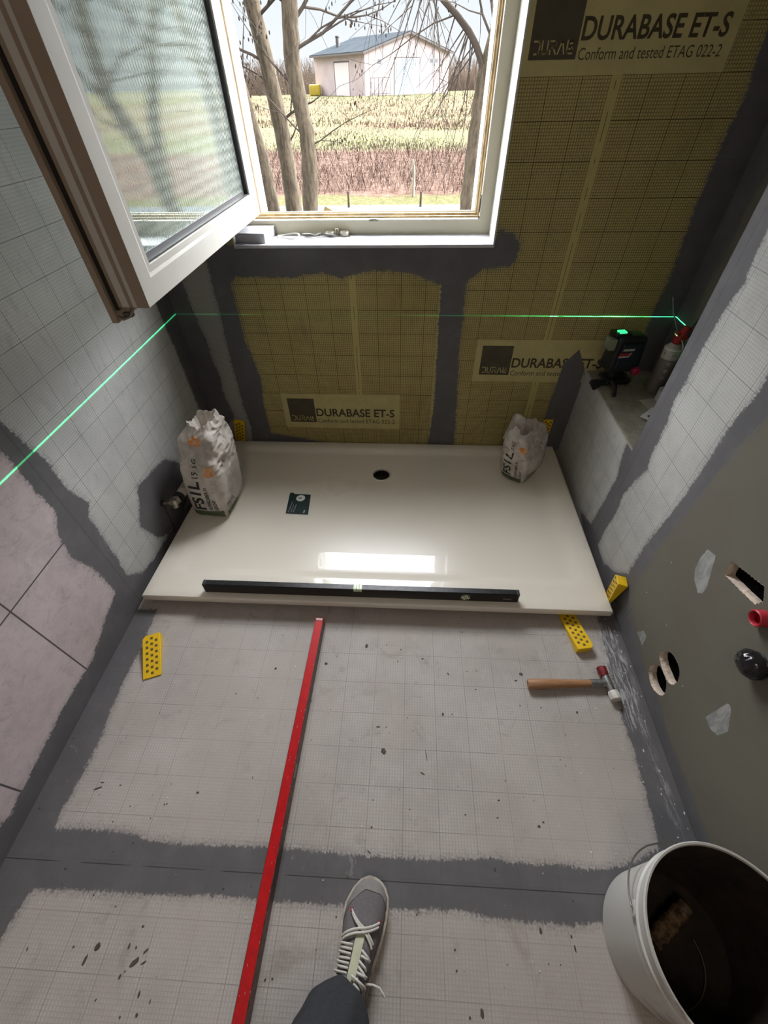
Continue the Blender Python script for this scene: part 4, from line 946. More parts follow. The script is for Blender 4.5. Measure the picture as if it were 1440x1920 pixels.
obj('front_panel', rbox(-0.052, 0.044, -0.051, -0.040, 0.095, 0.200, 0.006, 0.9), m_nv, dev, sm=0.6)
obj('lens_turret', rbox(-0.075, -0.010, -0.020, 0.036, 0.200, 0.229, 0.006), m_bp, dev, sm=0.6)
m_lens = bpy.data.materials.new('lit_lens'); m_lens.use_nodes = True
_b = m_lens.node_tree.nodes['Principled BSDF']; _b.inputs['Base Color'].default_value = (0.02, 0.5, 0.2, 1); _b.inputs['Emission Color'].default_value = (0.05, 1.0, 0.30, 1); _b.inputs['Emission Strength'].default_value = 1.1; _b.inputs['Roughness'].default_value = 0.15
obj('lens_window', rbox(-0.060, -0.030, -0.014, 0.012, 0.2292, 0.2345, 0.002), m_lens, dev, sm=0.6)
for sx_ in (-1, 1):
    obj('lens_guard', TUBE([(-0.045 + sx_ * 0.022, -0.016, 0.224), (-0.045 + sx_ * 0.022, -0.018, 0.2355)], 0.0022, 8), m_bp, dev)
m_clear, nt, b = new_mat('clear_plastic'); b.inputs['Base Color'].default_value = (0.45, 0.50, 0.36, 1); b.inputs['Roughness'].default_value = 0.15; b.inputs['Transmission Weight'].default_value = 0.6; b.inputs['IOR'].default_value = 1.3
obj('side_window', rbox(-0.092, -0.066, -0.030, 0.020, 0.168, 0.212, 0.004), m_clear, dev, sm=0.6)
Md = axes((-0.062, -0.0515, 0.122), (1, 0, 0), (0, 0, 1), (0, -1, 0))
m_lbl = plain('pale_label', (0.40, 0.38, 0.37), 0.5, var=0.1); m_lr = plain('red_label', (0.28, 0.012, 0.02), 0.5)
obj('rating_label', PRISM([(0.018, 0.052), (0.064, 0.052), (0.066, 0.061), (0.022, 0.061)], 0.0002, 0.0008, Md), m_lbl, dev)
l2 = obj('rating_label', PRISM([(0.008, 0.026), (0.052, 0.026), (0.058, 0.044), (0.010, 0.044)], 0.0002, 0.0008, Md), m_lr, dev)
obj('label_strip', PRISM([(0.006, 0.026), (0.050, 0.026), (0.052, 0.032), (0.008, 0.032)], 0.001, 0.0014, Md), m_lbl, l2)
obj('label_strip', PRISM([(0.046, 0.032), (0.052, 0.032), (0.059, 0.045), (0.053, 0.045)], 0.001, 0.0014, Md), m_lbl, l2)
obj('lock_knob', TUBE([(0.040, -0.048, 0.088), (0.040, -0.064, 0.088), (0.040, -0.067, 0.088)], [0.0165, 0.0165, 0.013], 20), plain('crimson_plastic', (0.30, 0.012, 0.045), 0.4), dev, sm=0.6)
br_ = bmesh.new()
tube(br_, [(-0.020, 0, 0.080), (-0.020, -0.004, 0.040)], 0.018, 14); bx(br_, -0.055, 0.050, -0.045, 0.035, 0.028, 0.042)
obj('bracket', br_, m_bp, dev, sm=0.7, bev=0.003)
obj('bracket_leg', PRISM([(-0.100, 0.0), (-0.125, 0.034), (-0.118, 0.046), (-0.060, 0.044), (-0.028, 0.040), (-0.010, 0.026), (-0.070, 0.018), (-0.090, 0.0)], -0.006, 0.006, axes((0, -0.032, 0), (1, 0, 0), (0, 0, 1), (0, -1, 0))), m_bp, dev, bev=0.002)
obj('bracket_leg', TUBE([(-0.030, -0.040, 0.038), (-0.034, -0.078, 0.034), (-0.036, -0.092, 0.020), (-0.036, -0.095, 0.0)], [0.011, 0.010, 0.009, 0.009], 6), m_bp, dev, sm=0.5)
obj('bracket_leg', TUBE([(0.045, 0.0, 0.036), (0.062, 0.004, 0.020), (0.066, 0.004, 0.0)], [0.010, 0.008, 0.007], 10), m_bp, dev, sm=0.8)
# the light of the laser itself: a flat fan thrown from the lens
ld = bpy.data.lights.new('laser_fan', 'POINT'); ld.shadow_soft_size = 0.0; ld.energy = 300.0; ld.color = (1, 1, 1); ld.use_nodes = True
lo = bpy.data.objects.new('laser_fan', ld); C.objects.link(lo); lo.location = (LX, LY, LZ_)
lt = ld.node_tree; em = lt.nodes['Emission']
tcn = lt.nodes.new('ShaderNodeTexCoord'); sp = lt.nodes.new('ShaderNodeSeparateXYZ'); lt.links.new(tcn.outputs['Normal'], sp.inputs[0])
zz = NV(lt, sp.outputs[2]).abs()
prof = zz.step(0.0017, 0.0008) * 1.5 + zz.step(0.012, 0.001) * 0.016 + zz.step(0.16, 0.0) * 0.0001
nyv = NV(lt, sp.outputs[1]); prof = prof * (1.0 - nyv.step(0.052, 0.075) * nyv.step(0.30, 0.10) * NV(lt, sp.outputs[0]).lt(0.0) * 0.85)
lt.links.new(prof.s, em.inputs['Strength']); em.inputs['Color'].default_value = (0.05, 1.0, 0.33, 1)

# ------------------------------------------------------------------ foam can, tape roll and offcuts on the ledge
can = thing('foam_can', 'grey aerosol foam can with red valve standing in the niche corner', 'spray can', (1.030, 1.672, ZL))
m_can, nt, b = new_mat('can_print'); b.inputs['Roughness'].default_value = 0.35
v, x, y, z = objpos(nt)
cc = mix(nt, z.gt(0.150), (0.20, 0.165, 0.15), (0.50, 0.48, 0.43))
nt.links.new(cc, b.inputs['Base Color'])
obj('can_body', LATHE([(0.0, 0), (0.031, 0.0), (0.0325, 0.004), (0.0325, 0.185), (0.030, 0.190), (0.024, 0.200), (0.014, 0.206), (0.0, 0.208)], 40), m_can, can, sm=0.5)
obj('can_rim', LATHE([(0.0310, 0.184), (0.0335, 0.186), (0.0335, 0.190), (0.0305, 0.193)], 40, closed=True), m_chr, can, sm=0.6)
obj('valve_cap', LATHE([(0.013, 0.206), (0.019, 0.212), (0.019, 0.225), (0.012, 0.232), (0.0, 0.233)], 24), plain('red_valve', (0.34, 0.008, 0.010), 0.4), can, sm=0.6)
bm = bmesh.new(); tube(bm, [(0.0, 0.0, 0.225), (0.012, 0.002, 0.252), (0.020, 0.004, 0.268)], [0.016, 0.017, 0.013], 12); bx(bm, -0.016, 0.03, -0.010, 0.012, 0.222, 0.250)
obj('valve_trigger', bm, plain('red_trigger', (0.36, 0.010, 0.012), 0.4), can, sm=0.7, bev=0.003)
obj('gun_handle', TUBE([(0.022, -0.004, 0.238), (0.040, -0.004, 0.262), (0.052, 0.0, 0.300)], [0.012, 0.014, 0.011], 12), m_bp, can, sm=0.8)
obj('straw', TUBE([(-0.002, 0.004, 0.232), (-0.030, 0.060, 0.300), (-0.040, 0.090, 0.345)], 0.0018, 8), plain('grey_straw', (0.22, 0.23, 0.22), 0.4), can, sm=1)
obj('wire_clip', TUBE([(-0.004, -0.030, 0.232), (0.008, -0.034, 0.214), (0.014, -0.036, 0.198)], 0.0016, 8), m_cw, can, sm=1)
Mc = axes((1.026, 1.648, ZL), (1, 0, 0), (0, 1, 0), (0, 0, 1))
def on_can(x, y, z, t0=-2.2, z0=0.1): a = t0 + x / 0.0325; return (0.0331 * math.cos(a), 0.0331 * math.sin(a), z0 + y)
m_cp = plain('can_white', (0.62, 0.60, 0.56), 0.5)
for k, zc in enumerate((0.135, 0.105, 0.075)):
    bm = bmesh.new(); q_ = []
    for a, c in ((0, .008), (.008, 0), (0, -.008), (-.008, 0)): q_.append(bm.verts.new(on_can(a + 0.012, c, 0, z0=zc)))
    q2 = [bm.verts.new(on_can(a + 0.012, c, 0, z0=zc)) for a, c in ((0, .005), (.005, 0), (0, -.005), (-.005, 0))]
    for i in range(4): bm.faces.new((q_[i], q_[(i + 1) % 4], q2[(i + 1) % 4], q2[i]))
    obj('hazard_mark', bm, m_cp, can)
text('can_lettering', '12 mm', 0.018, None, m_txt, can, height=0.008, fn=lambda x, y, z: on_can(x, y, z, -1.9, 0.166))
text('can_lettering', 'N', 0.006, None, m_txt, can, height=0.009, fn=lambda x, y, z: on_can(x, y, z, -2.9, 0.166))
roll = obj('tape_roll', LATHE([(0.020, 0), (0.037, 0), (0.037, 0.046), (0.020, 0.046)], 40, closed=True), plain('white_tape', (0.56, 0.55, 0.52), 0.6, var=0.1), sm=0.5)
roll.location = (1.045, 1.592, ZL + 0.001); tag(roll, 'white roll of sealing tape on the ledge in front of the foam can', 'tape roll')
pc_ = obj('cardboard_piece', PRISM([(-0.038, -0.040), (0.042, -0.035), (0.036, 0.040), (-0.034, 0.036)], 0, 0.003), plain('beige_card', (0.42, 0.36, 0.31), 0.8, var=0.1))
pc_.location = (0.985, 1.560, ZL + 0.002); pc_.rotation_euler = (0, 0, 0.2); tag(pc_, 'small beige cardboard offcut on the ledge below the tape roll', 'cardboard')
pl = thing('mounting_plate', 'white metal plate with a round dark hole at the ledge front', 'plate', (0.948, 1.470, ZL + 0.006), (0, 0, 0.75))
obj('plate_body', PRISM([(-0.042, -0.026), (0.052, -0.026), (0.052, 0.026), (-0.042, 0.026)], 0, 0.006), plain('white_plate', (0.66, 0.66, 0.66), 0.4, var=0.05), pl, bev=0.001)
obj('screw_hole', LATHE([(0.0, 0.0062), (0.0085, 0.0062), (0.0085, 0.0065), (0.0, 0.0065)], 20, Matrix.Translation((-0.020, 0, 0))), m_gask, pl)

# ------------------------------------------------------------------ valve on the left wall
va = thing('angle_valve', 'bare metal water valve with pale capped sleeve sticking out of left wall', 'valve', (XL, 1.205, 0.190))
m_brs = plain('plastered_brass', (0.50, 0.46, 0.38), 0.35, 0.75, var=0.5, scale=70)
obj('wall_collar', LATHE([(0.006, 0.0), (0.013, 0.0), (0.013, 0.006), (0.006, 0.008)], 24, axes((0.001, 0, 0), (0, 1, 0), (0, 0, 1), (1, 0, 0)), closed=True), m_gask, va, sm=0.6)
obj('pipe_stub', TUBE([(0.0, 0, 0), (0.040, 0.006, 0.0)], 0.0068, 16), m_brs, va, sm=0.7)
bm = bmesh.new(); tube(bm, [(0.036, 0.004, 0.0), (0.050, 0.012, 0.002), (0.066, 0.030, 0.004)], [0.015, 0.020, 0.017], 6); tube(bm, [(0.056, 0.0, -0.018), (0.056, 0.006, 0.020)], 0.012, 12)
obj('valve_body', bm, m_brs, va, sm=0.5)
obj('sealing_ring', TUBE([(0.060, 0.032, 0.004), (0.064, 0.050, 0.006)], 0.0215, 24), m_gask, va, sm=0.6)
obj('sleeve', TUBE([(0.063, 0.046, 0.005), (0.070, 0.110, 0.010), (0.0702, 0.112, 0.010)], [0.0205, 0.0205, 0.0185], 28), plain('sleeve_plastic', (0.50, 0.44, 0.40), 0.5, var=0.08), va, sm=0.6)
text('sleeve_lettering', 'HERE TO CUT', 0.034, None, m_txt, va, height=0.006, fn=lambda x, y, z: (0.0665 + 0.0210 * math.cos(-0.9 + x / 0.021), 0.090 + y, 0.0085 + 0.0210 * math.sin(-0.9 + x / 0.021)) ) if False else None
bm = bmesh.new()
for k in range(6):
    a = 0.4 + k * 0.22
    tube(bm, [(0.0665 + 0.0212 * math.cos(a), 0.072, 0.008 + 0.0212 * math.sin(a)), (0.0685 + 0.0212 * math.cos(a), 0.098, 0.009 + 0.0212 * math.sin(a))], 0.0006, 5)
obj('sleeve_mark', bm, m_txt, va)
tag(obj('hanging_cord', TUBE([(XL + 0.004, 1.205, 0.183), (XL + 0.003, 1.203, 0.12), (XL + 0.004, 1.196, 0.07), (XL + 0.003, 1.188, 0.025)], 0.0014, 6), m_gask, sm=1), 'thin dark cord hanging down the left wall below the valve', 'cord')

# ------------------------------------------------------------------ linings of the cut-outs in the right wall and fixtures
m_gyp = plain('gypsum_core', (0.66, 0.55, 0.46), 0.9, var=0.25, scale=60, bmp=0.4)
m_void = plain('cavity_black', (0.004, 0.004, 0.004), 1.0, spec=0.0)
Mx = axes((XR, 0, 0), (0, 1, 0), (0, 0, 1), (1, 0, 0))
for hl in holes:
    bm = bmesh.new(); n = len(hl); c = Vector((sum(p[0] for p in hl) / n, sum(p[1] for p in hl) / n))
    den = []
    for i in range(n):
        a, b_ = Vector(hl[i]), Vector(hl[(i + 1) % n]); k = max(2, int((b_ - a).length / 0.006))
        den += [a.lerp(b_, j / k) for j in range(k)]
    r0, r1, r2_ = [], [], []
    for i, p in enumerate(den):
        dv = (p - c).normalized(); w = 0.0018 * noise.noise(Vector((p.x * 90, p.y * 90, 2)))
        q = p + dv * (0.0005 + w); q1 = p - dv * (0.002 + w)
        r0.append(bm.verts.new(Mx @ Vector((q.x, q.y, 0.0002)))); r1.append(bm.verts.new(Mx @ Vector((q1.x, q1.y, 0.010 + w)))); r2_.append(bm.verts.new(Mx @ Vector((q.x, q.y, 0.026))))
    for A_, B_ in ((r0, r1), (r1, r2_)):
        for i in range(len(den)): bm.faces.new((A_[i], A_[(i + 1) % len(den)], B_[(i + 1) % len(den)], B_[i]))
    obj('cut_edge', bm, m_gyp, wall_right)
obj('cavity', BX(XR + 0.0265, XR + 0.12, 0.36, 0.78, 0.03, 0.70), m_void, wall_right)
pp = thing('capped_pipe', 'open red plastic pipe plug poking out of the green wall beside the slot', 'pipe plug', (XR, 0.524, 0.583))
obj('red_socket', LATHE([(0.019, 0.0), (0.019, 0.020), (0.017, 0.022), (0.0145, 0.020), (0.0145, 0.004), (0.0, 0.004), (0.0, 0.0)], 28, axes((0.0, 0, 0), (0, 1, 0), (0, 0, 1), (-1, 0, 0)), closed=False), plain('red_plug', (0.50, 0.03, 0.05), 0.45, var=0.2), pp, sm=0.6)
obj('plaster_bit', TUBE([(-0.006, 0.004, -0.020), (-0.008, -0.010, -0.024)], 0.004, 8), m_gyp, pp, sm=1)
kb = thing('wall_spout_cap', 'shiny black bag-wrapped outlet bulging from the green wall at the right edge', 'outlet cap', (XR, 0.455, 0.500))
bm = bmesh.new(); bmesh.ops.create_icosphere(bm, subdivisions=5, radius=1.0)
for v_ in bm.verts:
    p = v_.co.copy(); w = 1 + 0.05 * noise.noise(p * 2.5) + 0.035 * (1 - abs(noise.noise(Vector((p.x * 1.5, p.y * 5, p.z * 2.2))) * 2))
    v_.co = Vector((p.x * 0.028 * w - 0.014, p.y * 0.034 * w, p.z * 0.029 * w))
obj('black_wrap', bm, plain('black_film', (0.012, 0.012, 0.013), 0.16), kb, sm=1.5)
obj('wall_ring', LATHE([(0.020, 0.0), (0.030, 0.0), (0.027, 0.006), (0.020, 0.006)], 28, axes((-0.0005, 0, 0), (0, 1, 0), (0, 0, 1), (-1, 0, 0)), closed=True), m_bp, kb, sm=0.6)

# ------------------------------------------------------------------ bucket
bk = thing('mixing_bucket', 'white plastic mixing bucket with dark brown inside and wire handle', 'bucket', (0.636, -0.006, 0.0), (0, 0, 0))
m_bw, nt, b = new_mat('bucket_plastic'); b.inputs['Roughness'].default_value = 0.42
v, x, y, z = objpos(nt)
drt = nz(nt, v, 7.0, 5, 0.7, stretch=(1, 1, 0.6)).step(0.50, 0.66) * (y * -1.0).step(0.02, 0.10)
cc = mix(nt, drt * 0.85, (0.52, 0.51, 0.48), (0.10, 0.09, 0.075))
dr2 = nz(nt, v, 6.0, 4, 0.6, off=(3, 3, 3)).step(0.52, 0.60) * (y * -1.0).step(0.06, 0.12) * z.step(0.14, 0.05)
cc = mix(nt, dr2 * 0.8, cc, (0.26, 0.19, 0.07))
nt.links.new(cc, b.inputs['Base Color'])
m_mud = plain('dried_brown_mortar', (0.030, 0.017, 0.009), 0.85, var=0.7, scale=22, col2=(0.010, 0.006, 0.004))
obj('shell', LATHE([(0.0, 0.0), (0.130, 0.0), (0.134, 0.004), (0.1455, 0.205), (0.1475, 0.208), (0.1475, 0.214), (0.147, 0.218), (0.1505, 0.245), (0.1545, 0.248), (0.1545, 0.252), (0.1512, 0.255), (0.1535, 0.290), (0.1575, 0.292), (0.1585, 0.297), (0.1565, 0.3015), (0.153, 0.3005), (0.151, 0.295), (0.1495, 0.28)], 96, caps=False), m_bw, bk, sm=0.5)
obj('inner_coating', LATHE([(0.1505, 0.2965), (0.147, 0.26), (0.143, 0.20), (0.1335, 0.04), (0.128, 0.022), (0.0, 0.020)], 80, caps=False), m_mud, bk, sm=0.8)
bm = bmesh.new(); pts = []
for k in range(33):
    a = math.radians(138 + k * (180 - 0) / 32.0 * 1.0); pts.append((0.168 * math.cos(a), 0.168 * math.sin(a), 0.262 - 0.0 + -0.075 * math.sin(PI * k / 32.0)))
a0 = math.radians(162)
hp = []
for k in range(41):
    t_ = k / 40.0; a = a0 - t_ * PI
    hp.append((0.161 * math.cos(a) * (1 + 0.05 * math.sin(PI * t_)), 0.161 * math.sin(a) * (1 + 0.05 * math.sin(PI * t_)), 0.248 - 0.095 * math.sin(PI * t_)))
obj('wire_handle', TUBE(hp, 0.0019, 8), plain('galvanised_wire', (0.25, 0.24, 0.23), 0.35, 0.8), bk, sm=1)
for s in (0, PI):
    a = a0 + s
    obj('handle_lug', LATHE([(0.0, 0.0), (0.016, 0.0), (0.014, 0.007), (0.006, 0.009), (0.0, 0.009)], 20, axes((0.1475 * math.cos(a), 0.1475 * math.sin(a), 0.236), (-math.sin(a), math.cos(a), 0), (0, 0, 1), (math.cos(a), math.sin(a), 0))), m_bw, bk, sm=0.6)
tr_ = thing('mortar_brush', 'mud-caked brush head lying inside the white bucket', 'brush', (0.636 - 0.004, 0.022, 0.055), (0.1, -0.12, math.radians(35)))
bm = bmesh.new(); r3 = random.Random(2); rings = []
for i in range(17):
    t_ = i / 16; rr = 0.013 + 0.004 * r3.random() + 0.004 * math.sin(t_ * 3)
    rings.append([bm.verts.new((-0.05 + 0.10 * t_, (rr + 0.004 * noise.noise(Vector((t_ * 9, k, 1)))) * math.cos(k * PI / 8), (rr + 0.004 * noise.noise(Vector((t_ * 9, k, 5)))) * math.sin(k * PI / 8))) for k in range(16)])
for a, c in zip(rings, rings[1:]):
    for k in range(16): bm.faces.new((a[k], a[(k + 1) % 16], c[(k + 1) % 16], c[k]))
bm.faces.new(rings[0][::-1]); bm.faces.new(rings[-1])
obj('brush_head', bm, plain('caked_bristles', (0.20, 0.12, 0.06), 0.9, var=0.8, scale=60, bmp=0.8), tr_, sm=1)
obj('brush_ferrule', TUBE([(0.045, 0, 0), (0.066, 0.001, 0.002)], 0.016, 14), plain('rusty_ferrule', (0.22, 0.15, 0.09), 0.6, 0.4, var=0.6, scale=60), tr_, sm=0.8)
tag(obj('bucket_cord', TUBE([(0.636 + 0.100 * math.cos(a) - 0.035, -0.03 + 0.085 * math.sin(a), 0.030 + 0.012 * math.sin(a * 0.5)) for a in [-1.9 + 2.3 * i / 24 for i in range(25)]], 0.0013, 6), plain('brown_cord', (0.14, 0.09, 0.05), 0.6), sm=1), 'thin curved cord lying on the bottom inside the white bucket', 'cord')

# ------------------------------------------------------------------ the photographer's foot and leg
def skin_body(name, pts, edges, rad, mat, parent, sub=2):
    me = bpy.data.meshes.new(name); me.from_pydata(pts, edges, []); o = link(name, me, mat, parent)
    sk = o.modifiers.new('skin', 'SKIN'); me.skin_vertices or None
    for i, r in enumerate(rad): me.skin_vertices[0].data[i].radius = (r, r) if not isinstance(r, tuple) else r
    me.skin_vertices[0].data[0].use_root = True
    sb = o.modifiers.new('sub', 'SUBSURF'); sb.levels = sub; sb.render_levels = sub; return o
# body: foot, shank, thigh as one continuous figure inside the clothes (toe points towards the tray)
FX, FY = -0.066, 0.060
ang = math.atan2(-0.155, 0.064) # unused marker
def loft(bm, secs, seg=28, wob=0.0, seed=0, cap=True):
    rings = []
    for i, (x, y, z, rx, ry) in enumerate(secs):
        ring_ = []
        for k in range(seg):
            a = 2 * PI * k / seg; w = 1.0
            if wob: w += wob * noise.noise(Vector((math.cos(a) * 2.2, math.sin(a) * 2.2, z * 14 + seed)))
            ring_.append(bm.verts.new((x + rx * w * math.cos(a), y + ry * w * math.sin(a), z)))
        rings.append(ring_)
    for a, b_ in zip(rings, rings[1:]):
        for k in range(seg): bm.faces.new((a[k], a[(k + 1) % seg], b_[(k + 1) % seg], b_[k]))
    if cap: bm.faces.new(rings[0][::-1]); bm.faces.new(rings[-1])
    return rings
BJ = [((-0.150, -0.355, 0.62), 0.070), ((-0.148, -0.30, 0.47), 0.055), ((-0.140, -0.25, 0.30), 0.052), ((-0.116, -0.190, 0.095), 0.036), ((-0.098, -0.110, 0.045), 0.030), ((-0.078, -0.020, 0.040), 0.024)]
BE_ = [(i, i + 1) for i in range(5)]
def skinned(name, idx, grow_, mat, parent=None):
    me = bpy.data.meshes.new(name); mp = {k: i for i, k in enumerate(idx)}
    me.from_pydata([BJ[k][0] for k in idx], [(mp[a], mp[b_]) for a, b_ in BE_ if a in mp and b_ in mp], [])
    o = link(name, me, mat, parent); bmx = bmesh.new(); bmx.from_mesh(me); ly = bmx.verts.layers.skin.verify()
    for v_ in bmx.verts: r_ = BJ[idx[v_.index]][1] * grow_; v_[ly].radius = (r_, r_); v_[ly].use_root = v_.index == 0
    bmx.to_mesh(me); bmx.free()
    o.modifiers.new('skin', 'SKIN').use_smooth_shade = True
    sb = o.modifiers.new('sub', 'SUBSURF'); sb.levels = 1; sb.render_levels = 2
    return o
m_skin = plain('skin', (0.50, 0.33, 0.25), 0.55, var=0.08)
person = skinned('person', list(range(6)), 1.0, m_skin)
tag(person, 'person standing at the bottom edge in dark trousers and one grey lace-up sneaker', 'person')
# shoe outline in its own frame: y forward (toe), x to the right
ax_y = Vector((-0.063 + 0.105, 0.062 + 0.133, 0)).normalized(); ax_y = Vector((0.20, 0.98, 0)).normalized(); ax_x = Vector((ax_y.y, -ax_y.x, 0))
SO = Vector((-0.0565, 0.070, 0)) - ax_y * 0.300     # heel end
Ms = axes(SO, ax_x, ax_y, (0, 0, 1))
def shoe_half(t):     # left and right half widths along the length (t 0 heel, 1 toe)
    key = [(0.0, 0.012, 0.012), (0.03, 0.026, 0.026), (0.12, 0.035, 0.035), (0.30, 0.036, 0.034), (0.50, 0.041, 0.039), (0.68, 0.051, 0.047), (0.80, 0.050, 0.049), (0.90, 0.038, 0.045), (0.96, 0.024, 0.033), (0.99, 0.010, 0.019), (1.0, 0.003, 0.006)]
    for a, b_ in zip(key, key[1:]):
        if a[0] <= t <= b_[0]:
            u = (t - a[0]) / (b_[0] - a[0]); return a[1] + (b_[1] - a[1]) * u, a[2] + (b_[2] - a[2]) * u
def shoe_top(t):
    key = [(0.0, 0.080), (0.05, 0.098), (0.16, 0.105), (0.30, 0.104), (0.42, 0.098), (0.55, 0.084), (0.68, 0.068), (0.80, 0.056), (0.90, 0.049), (0.97, 0.040), (1.0, 0.028)]
    for a, b_ in zip(key, key[1:]):
        if a[0] <= t <= b_[0]:
            u = (t - a[0]) / (b_[0] - a[0]); u = u * u * (3 - 2 * u) * 0.3 + u * 0.7; return a[1] + (b_[1] - a[1]) * u
    return 0.03
LEN = 0.300
tt = [0, .004, .012, .03, .06, .1, .15, .2, .26, .32, .38, .44, .5, .56, .62, .68, .74, .79, .84, .88, .91, .94, .96, .975, .985, .993, .998, 1.0]
def usurf(t, a, off=0.0):   # a from 0 (right welt) to PI (left welt) over the top
    l, r = shoe_half(t); h = shoe_top(t) - 0.026
    c, s = math.cos(a), math.sin(a); w = r if c > 0 else l
    ex = 0.80
    X = (w * 0.97 + off) * (abs(c) ** ex) * (1 if c > 0 else -1); Z = 0.026 + (h + off) * (abs(s) ** 0.85)
    return Vector((X + 0.004 * math.sin(t * PI), t * LEN - 0.006 * (1 if t > .99 else 0), Z))
sole_bm = bmesh.new(); rings = []
for z, sc_ in ((0.0, 0.93), (0.004, 0.985), (0.012, 1.0), (0.024, 1.03), (0.029, 1.02), (0.030, 0.97)):
    rg = [];
    for t in tt:
        l, r = shoe_half(t); rg.append(sole_bm.verts.new(Ms @ Vector(((r + 0.003) * sc_ + 0.004 * math.sin(t * PI), t * LEN * (1 + 0.012 * (sc_ - 0.9)) , z + (0.014 * max(0, (t - 0.86) / 0.14) ** 2 if z < .02 else 0.006 * max(0, (t - .86) / .14))))))
    for t in tt[::-1]:
        l, r = shoe_half(t); rg.append(sole_bm.verts.new(Ms @ Vector((-(l + 0.003) * sc_ + 0.004 * math.sin(t * PI), t * LEN * (1 + 0.012 * (sc_ - 0.9)), z + (0.014 * max(0, (t - 0.86) / 0.14) ** 2 if z < .02 else 0.006 * max(0, (t - .86) / .14))))))
    rings.append(rg)
n = len(rings[0])
for a, b_ in zip(rings, rings[1:]):
    for k in range(n): sole_bm.faces.new((a[k], a[(k + 1) % n], b_[(k + 1) % n], b_[k]))
sole_bm.faces.new(rings[0][::-1]); sole_bm.faces.new(rings[-1])
m_sole = plain('pale_sole', (0.50, 0.45, 0.39), 0.6, var=0.35, scale=50)
m_up, nt, b = new_mat('grey_knit'); b.inputs['Roughness'].default_value = 0.85
v, x, y, z = objpos(nt)
nt.links.new(mix(nt, nz(nt, v, 300.0, 3, 0.6).step(0.3, 0.7), (0.150, 0.135, 0.140), (0.115, 0.105, 0.112)), b.inputs['Base Color']); bump(nt, b, nz(nt, v, 500.0, 2), 0.3, 0.001)
m_toe = plain('toe_overlay', (0.215, 0.200, 0.195), 0.75, var=0.12, scale=80)
up_bm = bmesh.new(); G = []
for t in tt: G.append([up_bm.verts.new(Ms @ usurf(t, PI * k / 24)) for k in range(25)])
for a, b_ in zip(G, G[1:]):
    for k in range(24): up_bm.faces.new((a[k], a[k + 1], b_[k + 1], b_[k]))
up_bm.faces.new(G[0]); bmesh.ops.remove_doubles(up_bm, verts=up_bm.verts[:], dist=1e-5)
shoe = obj('sneaker', up_bm, m_up, person, sm=1.2)
shoe['label'] = 'grey knit sneaker with white laces'
obj('sole', sole_bm, m_sole, shoe, sm=0.7)
def upper_patch(name, fn, nu_, nv_, m, off):
    bm = bmesh.new(); g = []
    for i in range(nu_ + 1): g.append([bm.verts.new(Ms @ usurf(*fn(i / nu_, j / nv_), off)) for j in range(nv_ + 1)])
    for i in range(nu_):
        for j in range(nv_): bm.faces.new((g[i][j], g[i + 1][j], g[i + 1][j + 1], g[i][j + 1]))
    return obj(name, bm, m, shoe, sm=1.2)
# lighter toe bumper: wraps the toe rim, longer on the left side
def toe_fn(u, v_):
    a = PI * u; t_low = 0.985
    edge = 0.985 - (0.075 + 0.26 * max(0, (u - 0.55) / 0.45) ** 1.3 + 0.10 * max(0, (0.30 - u) / 0.30))
    return (edge + (0.998 - edge) * v_, a)
upper_patch('toe_bumper', toe_fn, 30, 12, m_toe, 0.0011)
m_ton = plain('tongue_cream', (0.46, 0.46, 0.33), 0.7, var=0.1, scale=60)
m_ton2 = plain('tongue_white', (0.56, 0.55, 0.50), 0.7, var=0.1)
upper_patch('tongue', lambda u, v_: (0.355 + 0.31 * v_, PI * (0.5 + (u - 0.5) * (0.105 - 0.02 * v_))), 8, 16, m_ton, 0.0035)
upper_patch('tongue_flap', lambda u, v_: (0.27 + 0.10 * v_, PI * (0.5 + (u - 0.5) * (0.30 - 0.16 * v_))), 8, 8, m_ton2, 0.0045)
m_lace = plain('white_lace', (0.60, 0.575, 0.53), 0.75, var=0.15, scale=200)
m_tip = plain('red_eyelet', (0.36, 0.03, 0.03), 0.6)
def lace(p0, p1, lift=0.004, sag=0.004, n_=12, w=0.0026):
    pts = []
    for i in range(n_ + 1):
        u = i / n_; t = p0[0] + (p1[0] - p0[0]) * u; a = p0[1] + (p1[1] - p0[1]) * u
        pts.append(Ms @ usurf(t, PI * a, lift + sag * math.sin(PI * u)))
    return pts
bm = bmesh.new(); eb = bmesh.new()
# big crossed pair at the front
for dt in (0.0, 0.024):
    tube(bm, lace((0.765 - dt * 0.7, 0.69 - dt), (0.62 - dt, 0.30), 0.0035, 0.003), 0.0026, 8)
    tube(bm, lace((0.745 - dt, 0.28), (0.610 - dt, 0.77), 0.0055, 0.004), 0.0026, 8)
for t, a in ((0.768, 0.695), (0.755, 0.675), (0.750, 0.275), (0.726, 0.275)):
    eb = bmesh.new(); tube(eb, [Ms @ usurf(t - 0.004, PI * a, 0.003), Ms @ usurf(t + 0.006, PI * a, 0.0035)], 0.0034, 8); obj('eyelet', eb, m_tip, shoe, sm=1.2)
r4 = random.Random(9)
for k in range(8):      # loops on the left of the tongue
    t = 0.585 - k * 0.024; tube(bm, lace((t, 0.56 - 0.0 * k), (t - 0.012 - 0.008 * r4.random(), 0.78 + 0.02 * r4.random() + 0.008 * k), 0.006 - 0.0008 * (k % 2) * 3, 0.005), 0.0023, 8)
for k in range(7):      # bunched loops on the right
    t = 0.575 - k * 0.028; tube(bm, lace((t, 0.46 - 0.02 * r4.random()), (t - 0.05 + 0.05 * r4.random(), 0.27 + 0.08 * r4.random()), 0.006 + 0.003 * r4.random(), 0.007), 0.0025, 8)
